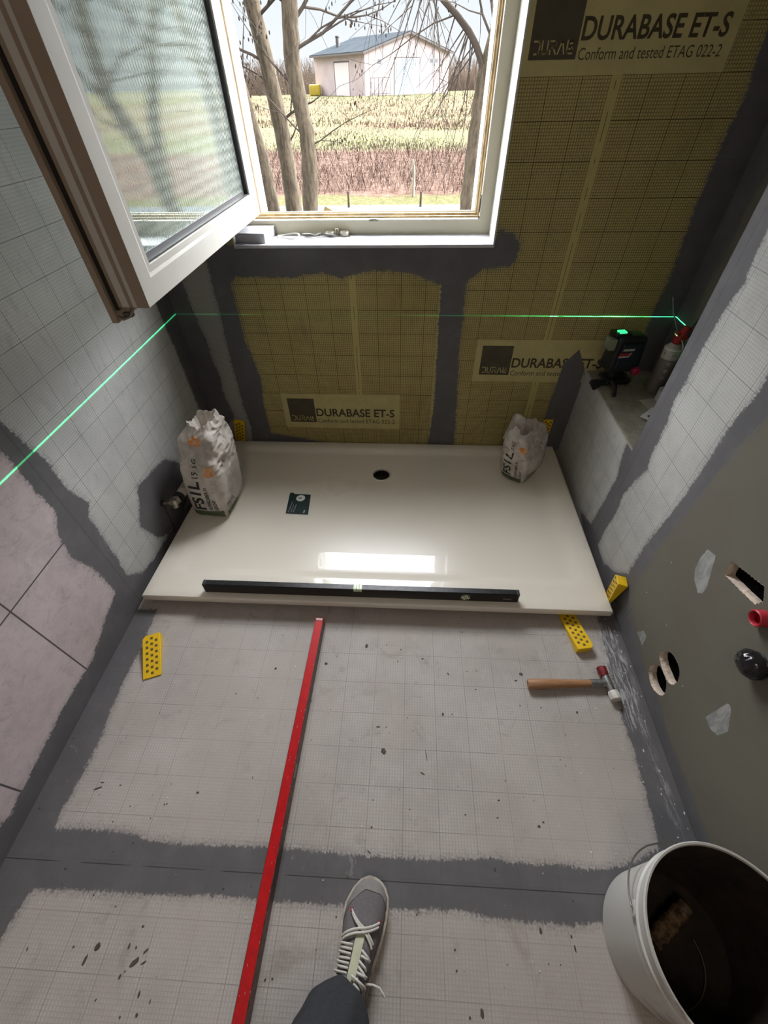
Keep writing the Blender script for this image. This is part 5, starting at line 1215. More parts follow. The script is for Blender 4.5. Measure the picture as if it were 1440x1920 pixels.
tube(bm, lace((0.44, 0.50), (0.40, 0.26), 0.010, 0.006), 0.0025, 8)
tube(bm, [Ms @ usurf(0.42, PI * 0.27, 0.006), Ms @ Vector((0.052, 0.128, 0.070)), Ms @ Vector((0.066, 0.128, 0.078)), Ms @ Vector((0.080, 0.118, 0.070))], 0.0022, 8)
tube(bm, lace((0.40, 0.78), (0.24, 0.86), 0.004, 0.002), 0.0022, 8); tube(bm, lace((0.40, 0.22), (0.22, 0.16), 0.004, 0.002), 0.0022, 8)
tube(bm, lace((0.38, 0.26), (0.20, 0.24), 0.005, 0.002), 0.0022, 8)
obj('laces', bm, m_lace, shoe, sm=1.2)
# trouser leg
m_trs, nt, b = new_mat('dark_trousers'); b.inputs['Roughness'].default_value = 0.9
v, x, y, z = objpos(nt)
nt.links.new(mix(nt, nz(nt, v, 400.0, 3).step(0.3, 0.7), (0.030, 0.032, 0.037), (0.018, 0.019, 0.023)), b.inputs['Base Color'])
tb_ = bmesh.new()
hem = [(-0.112, -0.172, 0.098, 0.066, 0.078), (-0.114, -0.174, 0.104, 0.070, 0.082), (-0.120, -0.186, 0.135, 0.073, 0.080), (-0.126, -0.204, 0.175, 0.069, 0.072), (-0.132, -0.224, 0.23, 0.072, 0.076), (-0.140, -0.250, 0.32, 0.077, 0.080), (-0.148, -0.280, 0.43, 0.078, 0.080), (-0.150, -0.320, 0.54, 0.084, 0.086), (-0.148, -0.355, 0.63, 0.088, 0.092), (-0.148, -0.385, 0.70, 0.092, 0.096)]
dense = []
for a, b_ in zip(hem, hem[1:]):
    for i in range(5): dense.append(tuple(a[k] + (b_[k] - a[k]) * i / 5 for k in range(5)))
dense.append(hem[-1])
loft(tb_, dense, 48, 0.13, 4, cap=False)
for v_ in tb_.verts:   # break of the hem over the shoe
    if v_.co.z < 0.20:
        d = Vector((v_.co.x + 0.12, v_.co.y + 0.19)).normalized(); v_.co.z -= 0.022 * (-d.y) * (0.20 - v_.co.z) / 0.1
        v_.co.z += 0.006 * math.sin(math.atan2(d.y, d.x) * 3)
tr = obj('trouser_leg', tb_, m_trs, person, sm=1.4); md = tr.modifiers.new('thick', 'SOLIDIFY'); md.thickness = 0.0025

# ------------------------------------------------------------------ dirt on the floor (dried spatters, plaster crumbs)
m_spat = plain('dried_spatter', (0.085, 0.072, 0.056), 0.8, var=0.4)
m_chip2 = plain('plaster_crumb', (0.66, 0.65, 0.62), 0.8)
SP = [(-0.44, 0.6, 0.0056, 0.0064, 0.05),(-0.553, 0.508, 0.0035, 0.0035, 0.05),(-0.476, 0.498, 0.0023, 0.0023, 0.05),(-0.877, 0.219, 0.0172, 0.0034, 0.4),(-0.871, 0.234, 0.0081, 0.0017, 0.06),(-0.814, 0.23, 0.005, 0.002, 0.5),(-0.579, 0.225, 0.006, 0.004, 0.06),(-0.664, 0.192, 0.0033, 0.0026, 0.06),(-0.657, 0.193, 0.0026, 0.0026, 0.06),(-0.705, -0.094, 0.0083, 0.0113, -0.26),(-0.723, -0.117, 0.0041, 0.0146, -0.16),(-0.762, -0.097, 0.0033, 0.0033, 0.06),(-0.604, -0.113, 0.015, 0.0071, 0.82),(-0.585, -0.093, 0.0096, 0.0035, 0.82),(-0.582, -0.112, 0.0091, 0.0025, 0.59),(-0.619, -0.128, 0.004, 0.0013, 0.82),(-0.627, -0.137, 0.0034, 0.0068, -0.26),(-0.629, -0.088, 0.0034, 0.0079, 0.0),(-0.611, -0.089, 0.0033, 0.0038, 0.06),(-0.611, -0.053, 0.0045, 0.0039, 0.06),(-0.57, -0.16, 0.0036, 0.0078, 0.06),(-0.561, -0.19, 0.0041, 0.0041, 0.06),(-0.597, -0.195, 0.003, 0.003, 0.06),(-0.54, -0.169, 0.0021, 0.0051, 0.06),(-0.664, -0.174, 0.0038, 0.0019, 0.59),(-1.018, 0.163, 0.0033, 0.0033, 0.06),(-1.025, 0.345, 0.0039, 0.002, 0.68),(-0.763, -0.006, 0.0023, 0.0041, 0.06),(-0.866, 0.04, 0.0042, 0.0024, 0.06),(-0.274, -0.119, 0.0031, 0.0026, 0.06),(-0.177, -0.146, 0.0025, 0.002, 0.06),(-0.758, 0.081, 0.0019, 0.0019, 0.06),(-0.871, -0.107, 0.0022, 0.0055, 0.06),(-0.266, 0.627, 0.0072, 0.0064, 0.05),(-0.231, 0.655, 0.002, 0.002, 0.05),(-0.129, 0.699, 0.0067, 0.0117, -0.13),(0.073, 0.662, 0.0048, 0.0048, 0.05),(-0.057, 0.707, 0.0033, 0.0021, 0.05),(-0.076, 0.691, 0.0021, 0.0021, 0.05),(-0.014, 0.648, 0.002, 0.0072, 0.05),(0.22, 0.772, 0.0034, 0.0034, 0.05),(0.223, 0.834, 0.0052, 0.0017, 0.05),(0.251, 0.564, 0.0038, 0.0034, 0.05),(0.41, 0.624, 0.0093, 0.0086, 0.05),(0.389, 0.601, 0.0069, 0.0039, 0.05),(0.161, 0.612, 0.0033, 0.0082, 0.56),(0.138, 0.479, 0.0051, 0.0073, 0.05),(0.168, 0.481, 0.0037, 0.0029, 0.05),(0.024, 0.462, 0.0026, 0.0026, 0.05),(-0.047, 0.362, 0.0105, 0.0125, 0.05),(-0.068, 0.43, 0.0087, 0.0029, 0.05),(0.083, 0.358, 0.0017, 0.0244, 0.21),(0.072, 0.309, 0.0114, 0.0025, -0.42),(0.287, 0.255, 0.0045, 0.0032, 0.06),(0.389, 0.201, 0.0056, 0.005, 0.06),(0.19, 0.216, 0.0038, 0.0019, 0.06),(-0.069, 0.173, 0.0038, 0.0031, 0.06),(0.258, 0.104, 0.0041, 0.0053, 0.06),(0.353, -0.004, 0.0049, 0.0093, 0.06),(0.424, -0.009, 0.0032, 0.0049, 0.06),(0.428, -0.029, 0.0032, 0.008, 0.06),(0.2, -0.142, 0.0055, 0.0115, 0.06),(0.173, -0.149, 0.0035, 0.0035, 0.06),(0.569, 0.508, 0.0044, 0.0058, 0.05),(0.39, 0.519, 0.0026, 0.0026, 0.05),(0.485, 0.368, 0.002, 0.002, 0.06),(0.312, 0.304, 0.0026, 0.002, 0.06),(0.361, -0.057, 0.0021, 0.0021, 0.06),(0.388, -0.057, 0.0021, 0.0021, 0.06),(0.174, 0.282, 0.002, 0.0016, 0.06),(-0.071, 0.12, 0.0082, 0.0016, -0.59),(-0.182, -0.067, 0.0016, 0.0016, 0.06)]
bm = bmesh.new(); r5 = random.Random(21)
def splat(bm, x, y, rx, ry, a, z=0.0007, h=0.0006):
    n_ = 11; top = []; base = []
    for k in range(n_):
        t = 2 * PI * k / n_; w = 1 + 0.35 * (r5.random() - 0.5)
        px, py = rx * w * math.cos(t), ry * w * math.sin(t)
        X, Y = x + px * math.cos(a) - py * math.sin(a), y + px * math.sin(a) + py * math.cos(a)
        base.append(bm.verts.new((X, Y, z - 0.0006))); top.append(bm.verts.new((x + (X - x) * .8, y + (Y - y) * .8, z + h)))
    bm.faces.new(top)
    for k in range(n_): bm.faces.new((base[k], base[(k + 1) % n_], top[(k + 1) % n_], top[k]))
for x, y, rx, ry, a in SP: splat(bm, x, y, rx * 0.72, ry * 0.72, a)
for i in range(70):
    x, y = r5.uniform(-0.9, 0.72), r5.uniform(-0.2, 0.83); s = r5.uniform(0.0008, 0.0022); splat(bm, x, y, s, s * r5.uniform(.6, 1.6), r5.uniform(0, 3))
tag(obj('dried_spatter', bm, m_spat, floor), kind='stuff')
bm = bmesh.new()
for i in range(45):
    x, y = r5.uniform(-1.0, 0.78), r5.uniform(-0.15, 0.80); s = r5.uniform(0.0008, 0.0024); splat(bm, x, y, s, s * r5.uniform(.4, 1.4), r5.uniform(0, 3), h=0.001)
for i in range(40):
    y = r5.uniform(0.18, 0.86); x = r5.uniform(0.70, 0.795); s = r5.uniform(0.0006, 0.0020); splat(bm, x, y, s, s * r5.uniform(1, 3), r5.uniform(-0.3, 0.5))
tag(obj('plaster_crumbs', bm, m_chip2, floor), kind='stuff')

# ================================================================== outdoors
m_grd, nt, b = new_mat('field_ground'); b.inputs['Roughness'].default_value = 1.0; b.inputs['Specular IOR Level'].default_value = 0.0
v, x, y, z = pos(nt)
w1 = nz(nt, v, 0.35, 5, 0.6); w2 = nz(nt, v, 2.2, 6, 0.75); w3 = nz(nt, v, 9.0, 5, 0.8)
yy = y + (w1 - 0.5) * 2.0
wst = nz(nt, v, 0.5, 5, 0.65, stretch=(0.35, 1, 1), off=(5, 2, 0))
track = mix(nt, w2.step(0.3, 0.7), (0.094, 0.099, 0.107), (0.078, 0.083, 0.088))
scrub = mix(nt, (w3 * 0.5 + w2 * 0.5).step(0.40, 0.60), (0.116, 0.078, 0.063), (0.050, 0.031, 0.024))
verge = mix(nt, w3.step(0.4, 0.6), (0.088, 0.078, 0.044), (0.054, 0.056, 0.025))
gr1 = mix(nt, (w2 * 0.6 + w3 * 0.4).step(0.42, 0.60), (0.078, 0.080, 0.042), (0.106, 0.094, 0.060))
dry = mix(nt, (w2 * 0.5 + wst * 0.5).step(0.40, 0.60), (0.120, 0.099, 0.063), (0.094, 0.066, 0.048))
dry = mix(nt, w3.step(0.45, 0.75) * 0.5, dry, (0.060, 0.049, 0.028))
gm = wst.step(0.44, 0.56)
c = mix(nt, y.step(8.85, 8.95), track, verge)
c = mix(nt, yy.step(9.5, 10.0), c, scrub)
c = mix(nt, (yy + w2 * 3.0).step(17.6, 19.5), c, gr1)
c = mix(nt, (yy + w2 * 6.0).step(22.0, 30.0) * (gm * 0.45 + 0.55), c, dry)
c = mix(nt, (yy + w2 * 8.0).step(60.0, 72.0) * 0.75, c, gr1)
nt.links.new(c, b.inputs['Base Color'])
bm = bmesh.new()
G = []
for i in range(61):
    r_ = []
    for j in range(81):
        yq = 2.22 + (j / 80) ** 2.2 * 170; xq = -110 + 200 * i / 60 * 1.0
        xq = (i / 60 - 0.55) * (14 + (yq) * 2.2)
        zq = -0.10 + (0.10 * noise.noise(Vector((xq * 0.25, yq * 0.25, 0))) if yq > 9.4 else 0) * min(1, (yq - 9.4) / 3 if yq > 9.4 else 0)
        r_.append(bm.verts.new((xq, yq, zq)))
    G.append(r_)
for i in range(60):
    for j in range(80): bm.faces.new((G[i][j], G[i + 1][j], G[i + 1][j + 1], G[i][j + 1]))
gr_ = obj('ground', bm, m_grd, sm=1.0); gr_['kind'] = 'structure'

def blades(name, n, area_, h, wd, m, seed, bend=0.5, label=None, cat=None):
    r = np.random.RandomState(seed); x0, x1, y0, y1, fan = area_
    yv = y0 + (y1 - y0) * r.rand(n) ** (1.6 if y1 - y0 > 12 else 1.0)
    xv = (x0 + (x1 - x0) * r.rand(n)) * (yv / y0 if fan else 1)
    hv = h[0] + (h[1] - h[0]) * r.rand(n) ** 2; a = r.rand(n) * 2 * PI; wv = wd * (0.6 + 0.8 * r.rand(n)) * (yv / y0) ** 0.6
    la = r.rand(n) * 2 * PI; lean_ = hv * bend * (0.3 + r.rand(n))
    base = np.stack([xv, yv, np.full(n, -0.16)], 1); mid = base + np.stack([np.cos(la) * lean_ * 0.35, np.sin(la) * lean_ * 0.35, hv * 0.6 + .06], 1)
    tip = base + np.stack([np.cos(la) * lean_, np.sin(la) * lean_, hv + .06 - lean_ * 0.3], 1)
    d = np.stack([np.cos(a), np.sin(a), np.zeros(n)], 1) * wv[:, None] / 2
    co = np.stack([base - d, base + d, mid + d * 0.8, mid - d * 0.8, tip], 1).reshape(-1, 3)
    o_ = np.arange(n)[:, None] * 5
    F4 = o_ + np.array([0, 1, 2, 3]); F3 = o_ + np.array([3, 2, 4])
    me = bpy.data.meshes.new(name); me.from_pydata(co.tolist(), [], F4.tolist() + F3.tolist())
    o = link(name, me, m); tag(o, label, cat, kind='stuff'); return o
m_br1 = plain('bramble_stems', (0.170, 0.120, 0.098), 0.95, var=0.6, scale=3, spec=0.0)
m_dg = plain('dry_blades', (0.257, 0.205, 0.114), 0.95, var=0.45, scale=0.8, spec=0.0)
m_gg = plain('green_blades', (0.142, 0.158, 0.053), 0.95, var=0.4, scale=0.9, spec=0.0)
blades('bramble_scrub', 9000, (-4.2, 2.6, 9.9, 16.6, True), (0.05, 0.42), 0.010, m_br1, 3, 1.3, 'tangle of dead pinkish brown brambles beyond the track', 'brambles')
blades('green_grass', 7000, (-7.5, 3.6, 17.0, 25.5, True), (0.02, 0.10), 0.02, m_grd, 4, 0.9, 'strip of green and yellow grass behind the brambles', 'grass')
blades('dry_grass', 9000, (-9.5, 5.0, 25.8, 74.0, True), (0.03, 0.26), 0.03, m_grd, 5, 0.9, 'pale dry meadow grass in front of the barn', 'grass')

# barn ---------------------------------------------------------------
BA = Vector((-6.9, 76.0, -0.12)); BF = Vector((0.7644, 0.645, 0)); BS = Vector((-0.645, 0.7644, 0))
Mb = axes((0, 0, 0), BF, BS, (0, 0, 1))
barn = thing('barn', 'pale pink gabled barn with blue-grey roof across the field', 'barn', BA, (0, 0, math.atan2(BF.y, BF.x)))
m_bw_ = plain('barn_render', (0.44, 0.365, 0.36), 0.9, var=0.10, scale=0.8, spec=0.1)
m_rf = plain('barn_roof_sheet', (0.038, 0.044, 0.050), 1.0, var=0.15, scale=0.6, spec=0.0)
m_dk = plain('barn_trim', (0.10, 0.085, 0.08), 0.8)
BWd, BL, BE, BR = 14.26, 12.4, 3.92, 5.6
bm = bmesh.new(); prof_ = [(0, 0), (BWd, 0), (BWd, BE), (BWd / 2, BR), (0, BE)]
prism(bm, prof_, 0, BL, axes((0, 0, 0), (1, 0, 0), (0, 0, 1), (0, 1, 0)))
obj('walls', bm, m_bw_, barn)
bm = bmesh.new(); th = 0.12; ov = 0.45; sl = (BR - BE) / (BWd / 2)
prism(bm, [(-ov, BE - ov * sl + .02), (BWd / 2, BR + .02), (BWd / 2, BR + .02 + th), (-ov, BE - ov * sl + .02 + th)], -0.3, BL + .3, axes((0, 0, 0), (1, 0, 0), (0, 0, 1), (0, 1, 0)))
prism(bm, [(BWd + ov, BE - ov * sl + .02), (BWd / 2, BR + .02), (BWd / 2, BR + .02 + th), (BWd + ov, BE - ov * sl + .02 + th)], -0.3, BL + .3, axes((0, 0, 0), (1, 0, 0), (0, 0, 1), (0, 1, 0)))
obj('roof', bm, m_rf, barn)
bm = bmesh.new()
prism(bm, [(-ov, BE - ov * sl - .12), (BWd / 2, BR - .12), (BWd / 2, BR + .06), (-ov, BE - ov * sl + .06)], -0.34, -0.28, axes((0, 0, 0), (1, 0, 0), (0, 0, 1), (0, 1, 0)))
prism(bm, [(BWd + ov, BE - ov * sl - .12), (BWd / 2, BR - .12), (BWd / 2, BR + .06), (BWd + ov, BE - ov * sl + .06)], -0.34, -0.28, axes((0, 0, 0), (1, 0, 0), (0, 0, 1), (0, 1, 0)))
bx(bm, -ov - .06, -ov + .02, -0.3, BL + .3, BE - ov * sl - .1, BE - ov * sl + .08)
obj('eaves_board', bm, m_dk, barn)
obj('roller_door', BX(4.74, 8.92, -0.04, 0.02, 0.0, 3.36), plain('pale_blue_door', (0.29, 0.36, 0.42), 0.8, var=0.04, scale=0.7), barn)
obj('door_surround', BX(4.62, 9.04, -0.02, 0.01, 0.0, 3.48), m_dk, barn)
for (a0_, a1_, z0_, z1_) in ((10.6, 11.35, 2.85, 3.40), (11.5, 12.2, 2.85, 3.40), (1.9, 2.7, 2.75, 3.35)):
    w_ = obj('barn_window', BX(a0_, a1_, -0.03, 0.01, z0_, z1_), plain('barn_window_frame', (0.5, 0.47, 0.46), 0.6), barn)
    obj('window_glass', BX(a0_ + .08, a1_ - .08, -0.04, -0.03, z0_ + .08, z1_ - .08), plain('barn_glass', (0.13, 0.13, 0.15), 0.3), w_)
obj('side_door', BX(-0.05, 0.01, 3.6, 7.0, 0.0, 3.1), plain('side_door_panel', (0.58, 0.53, 0.53), 0.7, var=0.05), barn)
obj('side_door_frame', BX(-0.04, 0.0, 6.98, 7.2, 0.0, 3.25), m_dk, barn)
obj('side_door_frame', BX(-0.04, 0.0, 3.5, 7.2, 3.10, 3.25), m_dk, barn)
obj('chimney', LATHE([(0.26, BE), (0.26, 5.55), (0.30, 5.56), (0.30, 5.70), (0, 5.70)], 16, Matrix.Translation((2.8, 10.3, 0))), plain('chimney_pipe', (0.09, 0.085, 0.08), 0.7), barn, sm=0.6)
bm = bmesh.new()
for k in range(6): tube(bm, [(0.4 + k * 0.62, -0.6, 0), (0.4 + k * 0.62, -0.6, 1.7)], 0.035, 6)
tube(bm, [(0.4, -0.6, 1.65), (3.5, -0.6, 1.65)], 0.04, 6); tube(bm, [(0.4, -0.6, 0.2), (3.5, -0.6, 0.2)], 0.04, 6)
tag(under(obj('wire_gate', bm, m_dk), bpy.data.objects.new('tmp', None)) if False else obj('wire_gate', bm, m_dk), 'thin metal gate frame standing in front of the barn wall', 'gate')
g_ = bpy.data.objects['wire_gate']; g_.location = BA; g_.rotation_euler = (0, 0, math.atan2(BF.y, BF.x))
def at_barn(u, w, z): return BA + BF * u + BS * w + Vector((0, 0, z))
p = at_barn(-0.9, 11.2, 0.0)
bm = rbox(-0.75, 0.75, -0.5, 0.5, 0.0, 1.15, 0.18); o = obj('water_tank', bm, plain('yellow_tank', (0.62, 0.46, 0.05), 0.5, var=0.2, scale=3), sm=0.7); o.location = p
tag(o, 'small yellow tank standing at the far left corner of the barn', 'tank')

# trees ----------------------------------------------------------------
m_bark, nt, b = new_mat('bark'); b.inputs['Roughness'].default_value = 0.95; b.inputs['Specular IOR Level'].default_value = 0.1
v, x, y, z = pos(nt)
bk_ = nz(nt, v, 30.0, 5, 0.7, stretch=(1, 1, 0.25))
nt.links.new(mix(nt, bk_.step(0.35, 0.65), (0.120, 0.095, 0.066), (0.055, 0.044, 0.031)), b.inputs['Base Color']); bump(nt, b, bk_, 0.8, 0.01)
m_twig = plain('twig_bark', (0.075, 0.060, 0.048), 0.95, var=0.4, scale=4, spec=0.1)
m_cone = plain('alder_cones', (0.045, 0.035, 0.028), 0.95, spec=0.0)
def grow(bm, p, d, L, r, depth, R, droop, tips):
    n_ = max(3, int(L / 0.16)); pts = [p.copy()]; rs = [r]
    for i in range(n_):
        d = (d + Vector((R.uniform(-1, 1), R.uniform(-1, 1), R.uniform(-1, 1))) * 0.20 + Vector((0, 0, droop * 0.10))).normalized()
        p = p + d * (L / n_); pts.append(p.copy()); rs.append(max(0.0016, r * (1 - 0.75 * (i + 1) / n_)))
        if depth > 0 and R.random() < (0.62 if depth > 1 else 0.75):
            sd = (d + Vector((R.uniform(-1, 1), R.uniform(-1, 1), R.uniform(-0.7, 0.8))) * 0.95).normalized()
            grow(bm, p, sd, L * R.uniform(0.35, 0.6), rs[-1] * 0.62, depth - 1, R, droop, tips)
        if depth == 0: tips.append(p.copy())
    tube(bm, pts, rs, 5 if r < 0.02 else 7, caps=False)
def tree(label, name, path, radii, branches, seed, droop=0.0, cones=0):
    R = random.Random(seed); t = thing(name, label, 'tree', path[0], (0, 0, 0), 'bare trees outside the window')
    inv = Matrix.Translation(-Vector(path[0])); P = [Vector(p) for p in path]
    # finer trunk with bark wobble
    dp, dr_ = [], []
    for i in range(len(P) - 1):
        for k in range(5): dp.append(P[i].lerp(P[i + 1], k / 5) + Vector((R.uniform(-1, 1), R.uniform(-1, 1), 0)) * 0.006); dr_.append((radii[i] + (radii[i + 1] - radii[i]) * k / 5) * R.uniform(0.95, 1.06))
    dp.append(P[-1]); dr_.append(radii[-1])
    bm = bmesh.new(); tube(bm, dp, dr_, 16); bmesh.ops.transform(bm, matrix=inv, verts=bm.verts[:]); obj('trunk', bm, m_bark, t, sm=1.2)
    bm = bmesh.new(); tips = []
    for (f, dvec, L, r) in branches:
        k = f * (len(P) - 1); i = min(len(P) - 2, int(k)); p0 = P[i].lerp(P[i + 1], k - i)
        grow(bm, p0, Vector(dvec).normalized(), L, r, 2, R, droop, tips)
    bmesh.ops.transform(bm, matrix=inv, verts=bm.verts[:]); obj('branches', bm, m_twig, t, sm=1.2)
    if cones:
        bm = bmesh.new()
        for _ in range(cones):
            q = R.choice(tips) + Vector((R.uniform(-1, 1), R.uniform(-1, 1), R.uniform(-1.2, 0.2))) * 0.05; s = R.uniform(0.006, 0.013)
            bmesh.ops.create_icosphere(bm, subdivisions=1, radius=s, matrix=Matrix.Translation(q) @ Matrix.Diagonal((0.7, 0.7, 1.6, 1)))
        bmesh.ops.transform(bm, matrix=inv, verts=bm.verts[:]); tag(obj('cones', bm, m_cone, t), kind='stuff')
    return t
tree('leaning trunk half hidden by the left window reveal', 'bare_tree', [(-1.70, 6.0, -0.15), (-1.704, 6.0, 0.368), (-1.725, 6.0, 0.75), (-1.80, 6.0, 1.25), (-1.93, 6.05, 1.75), (-2.1, 6.1, 2.6), (-2.3, 6.2, 4.2)], [0.09, 0.082, 0.075, 0.066, 0.06, 0.055, 0.04],
     [(0.5, (-.6, .2, .6), 1.3, .014), (0.62, (-.8, -.2, .4), 1.5, .016), (0.7, (.7, -.3, .5), 1.4, .014), (0.8, (-.7, -.3, .5), 1.6, .018), (0.55, (.5, -.2, .5), 0.7, .008)], 31, cones=260)
tree('middle leaning trunk of the three trees at the left', 'bare_tree', [(-1.68, 7.0, -0.15), (-1.686, 7.0, 0.19), (-1.70, 7.0, 0.97), (-1.772, 7.0, 1.571), (-1.831, 7.0, 2.042), (-1.96, 7.0, 3.0), (-2.1, 7.1, 4.6)], [0.115, 0.108, 0.098, 0.09, 0.085, 0.075, 0.05],
     [(0.36, (.8, -.1, .5), 0.75, .018), (0.30, (.7, .2, .7), 0.6, .012), (0.5, (-.8, -.3, .3), 1.3, .016), (0.62, (.8, -.4, .5), 1.7, .018), (0.66, (-.8, -.2, .6), 1.8, .02), (0.72, (.9, -.1, .35), 2.0, .02), (0.45, (-.8, .1, .4), 1.0, .012)], 32, cones=420)
tree('right-hand straight trunk of the three trees at the left', 'bare_tree', [(-1.255, 6.0, -0.15), (-1.252, 6.0, 0.365), (-1.20, 6.0, 0.80), (-1.195, 6.0, 1.035), (-1.262, 6.0, 1.546), (-1.216, 6.0, 1.947), (-1.17, 6.0, 3.0), (-1.1, 6.1, 4.6)], [0.095, 0.09, 0.085, 0.082, 0.080, 0.074, 0.065, 0.045],
     [(0.60, (.9, -.2, .35), 1.7, .016), (0.66, (.8, .1, .5), 1.9, .018), (0.52, (-.7, -.1, .6), 0.8, .010), (0.74, (.8, -.5, .3), 1.9, .018), (0.36, (.9, -.2, .2), 0.8, .008), (0.40, (-.8, .2, .4), 0.7, .010), (0.7, (-.9, -.2, .3), 1.3, .014)], 33, cones=520)
tree('tree at the right edge of the window with an arching branch', 'bare_tree', [(0.49, 5.0, -0.15), (0.495, 5.0, 0.541), (0.508, 5.0, 1.011), (0.52, 5.0, 1.42), (0.60, 5.0, 1.75), (0.72, 5.0, 2.3), (0.8, 5.1, 3.6)], [0.075, 0.070, 0.066, 0.055, 0.045, 0.04, 0.03],
     [(0.50, (.6, -.1, .7), 0.8, .012), (0.6, (-.5, -.2, .5), 0.9, .010), (0.62, (-.2, .3, .8), 1.1, .012)], 34, droop=-0.3)
tree('bare forked trunk mirrored in the open sash glass, farther left', 'bare_tree', [(1.60, 6.0, -0.15), (1.65, 6.0, 0.33), (1.71, 6.0, 0.83), (1.98, 6.0, 1.35), (1.94, 6.0, 1.99), (2.1, 6.0, 3.2), (2.2, 6.0, 4.4)], [0.10, 0.095, 0.085, 0.07, 0.06, 0.05, 0.03],
     [(0.45, (.5, .1, .7), 1.6, .03), (0.5, (-.5, -.2, .6), 1.4, .02), (0.6, (.8, .2, .5), 1.6, .02), (0.66, (-.9, .1, .4), 1.5, .02), (0.4, (.9, .1, .3), 1.2, .016), (0.75, (.8, .1, .4), 1.6, .02)], 41, cones=200)
tree('bare slanting trunk mirrored in the open sash glass, nearer the hinge', 'bare_tree', [(1.90, 6.5, -0.15), (1.88, 6.5, 0.60), (1.80, 6.5, 1.10), (1.58, 6.5, 1.70), (1.35, 6.5, 2.1), (1.1, 6.5, 3.0), (1.0, 6.5, 4.2)], [0.085, 0.08, 0.07, 0.06, 0.055, 0.045, 0.03],
     [(0.5, (.7, .1, .6), 1.5, .02), (0.6, (-.9, .1, .3), 1.3, .018), (0.66, (.8, .1, .5), 1.4, .016), (0.75, (-.9, -.1, .2), 1.6, .018), (0.42, (-.8, .2, .5), 1.0, .012)], 42, cones=200)
# arching limb with drooping twigs
R = random.Random(77); bm = bmesh.new(); tips = []
arch = [(0.512, 5.0, 1.30), (0.50, 5.0, 1.50), (0.44, 5.0, 1.60), (0.376, 5.0, 1.672), (0.27, 5.0, 1.76), (0.155, 5.0, 1.84), (-0.02, 5.05, 2.0), (-0.3, 5.1, 2.2)]
tube(bm, arch, [0.030, 0.027, 0.025, 0.024, 0.022, 0.020, 0.016, 0.010], 9)
for k in range(26):
    u = R.uniform(0.15, 1.0) * (len(arch) - 1); i = min(len(arch) - 2, int(u)); p0 = Vector(arch[i]).lerp(Vector(arch[i + 1]), u - i)
    grow(bm, p0, Vector((R.uniform(-0.7, 0.4), R.uniform(-.4, .4), R.uniform(-1.1, -0.2))).normalized(), R.uniform(0.35, 0.95), 0.006, 1, R, -1.0, tips)
for k in range(5):
    grow(bm, Vector((-0.95 + 0.33 * k + R.uniform(-.1, .1), 5.1, 2.35)), Vector((R.uniform(-.3, .3), 0, -1)).normalized(), R.uniform(0.45, 0.85), 0.006, 1, R, -0.8, tips)
tube(bm, [(-0.3, 5.1, 2.2), (-0.6, 5.1, 2.33), (-1.0, 5.15, 2.38), (-1.3, 5.2, 2.5)], [0.010, 0.009, 0.008, 0.006], 6)
t_ = [o for o in bpy.data.objects if o.name.startswith('bare_tree') and o.get('label', '').startswith('tree at the right')][0]
bmesh.ops.transform(bm, matrix=Matrix.Translation(-Vector(t_.location)), verts=bm.verts[:])
obj('arching_limb', bm, m_twig, t_, sm=1.2)

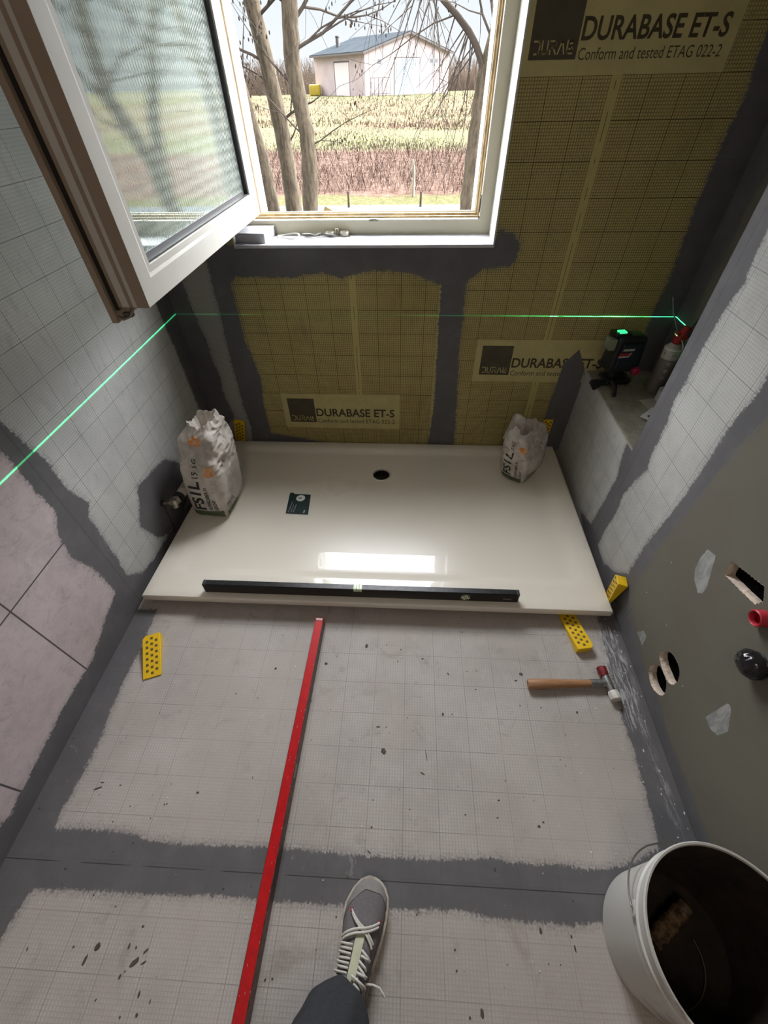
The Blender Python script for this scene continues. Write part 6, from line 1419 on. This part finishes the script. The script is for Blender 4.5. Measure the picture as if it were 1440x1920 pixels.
# distant bare hedges
def hedge(label, x0, x1, y, hmax, n, seed):
    R = random.Random(seed); bm = bmesh.new()
    for i in range(n):
        x_ = R.uniform(x0, x1); yy_ = y + R.uniform(-4, 4); h = hmax * R.uniform(0.35, 1.0); p0 = Vector((x_, yy_, -0.1)); w = 0.05
        d = Vector((R.uniform(-.35, .35), 0, 1)).normalized(); p1 = p0 + d * h * 0.6; p2 = p1 + Vector((R.uniform(-.5, .5), 0, 1)).normalized() * h * 0.4
        for a, b_, wa_, wb_ in ((p0, p1, w, w * .7), (p1, p2, w * .7, w * .2)):
            s = Vector((1, 0.3, 0)); vs = [bm.verts.new(a - s * wa_), bm.verts.new(a + s * wa_), bm.verts.new(b_ + s * wb_), bm.verts.new(b_ - s * wb_)]; bm.faces.new(vs)
        for k in range(3):
            q = p0.lerp(p2, R.uniform(0.3, 0.95)); e = q + Vector((R.uniform(-1, 1), 0, R.uniform(0.2, 1))) * h * 0.25; s = Vector((0.02, 0, 0.01))
            bm.faces.new([bm.verts.new(q - s), bm.verts.new(q + s), bm.verts.new(e)])
    o = obj('bare_hedge', bm, plain('hedge_twigs', (0.20, 0.155, 0.125), 1.0, var=0.4, scale=0.3, spec=0.0)); tag(o, label, 'hedge', kind='stuff')
hedge('brown leafless hedge on the horizon left of the barn', -48, -15.2, 96, 4.2, 1700, 1)
hedge('brown leafless hedge on the horizon right of the barn', 4.2, 26, 98, 4.0, 1300, 2)
# stakes along the track
for i, (x_, h_) in enumerate(((-2.43, 0.24), (-1.15, 0.22), (0.08, 0.21))):
    bm = bmesh.new(); tube(bm, [(0, 0, -0.05), (0.004, 0, h_)], [0.022, 0.018], 7)
    o = obj('wooden_stake', bm, m_bark, sm=0.9); o.location = (x_, 8.75, -0.1)
    tag(o, ('short brown stake left of the middle tree foot', 'short brown stake at the track edge near window centre', 'short brown stake at the track edge towards the right')[i], 'stake', 'short stakes along the track')
bm = bmesh.new(); tube(bm, [(0, 0, 0), (0.01, 0, 0.35), (-0.01, 0, 0.55)], [0.030, 0.026, 0.018], 8); tube(bm, [(0.0, 0, 0.3), (-0.09, 0, 0.52)], 0.012, 6)
o = obj('pale_stump', bm, plain('pale_wood', (0.30, 0.26, 0.20), 0.9, spec=0.1), sm=1); o.location = (-0.06, 9.6, -0.12); tag(o, 'pale cut sapling stump standing among the brambles', 'stump')
o = obj('wooden_board', BX(-0.09, 0.09, -0.012, 0.012, 0, 0.27), plain('yellow_board', (0.28, 0.20, 0.09), 0.9, spec=0.1)); o.location = (-1.02, 6.35, -0.1 + 0.16); o.rotation_euler = (0.1, 0.5, 0.1)
tag(o, 'yellowish board leaning against the foot of the right-hand left trunk', 'board')
o.location = (-1.14, 6.12, 0.10)
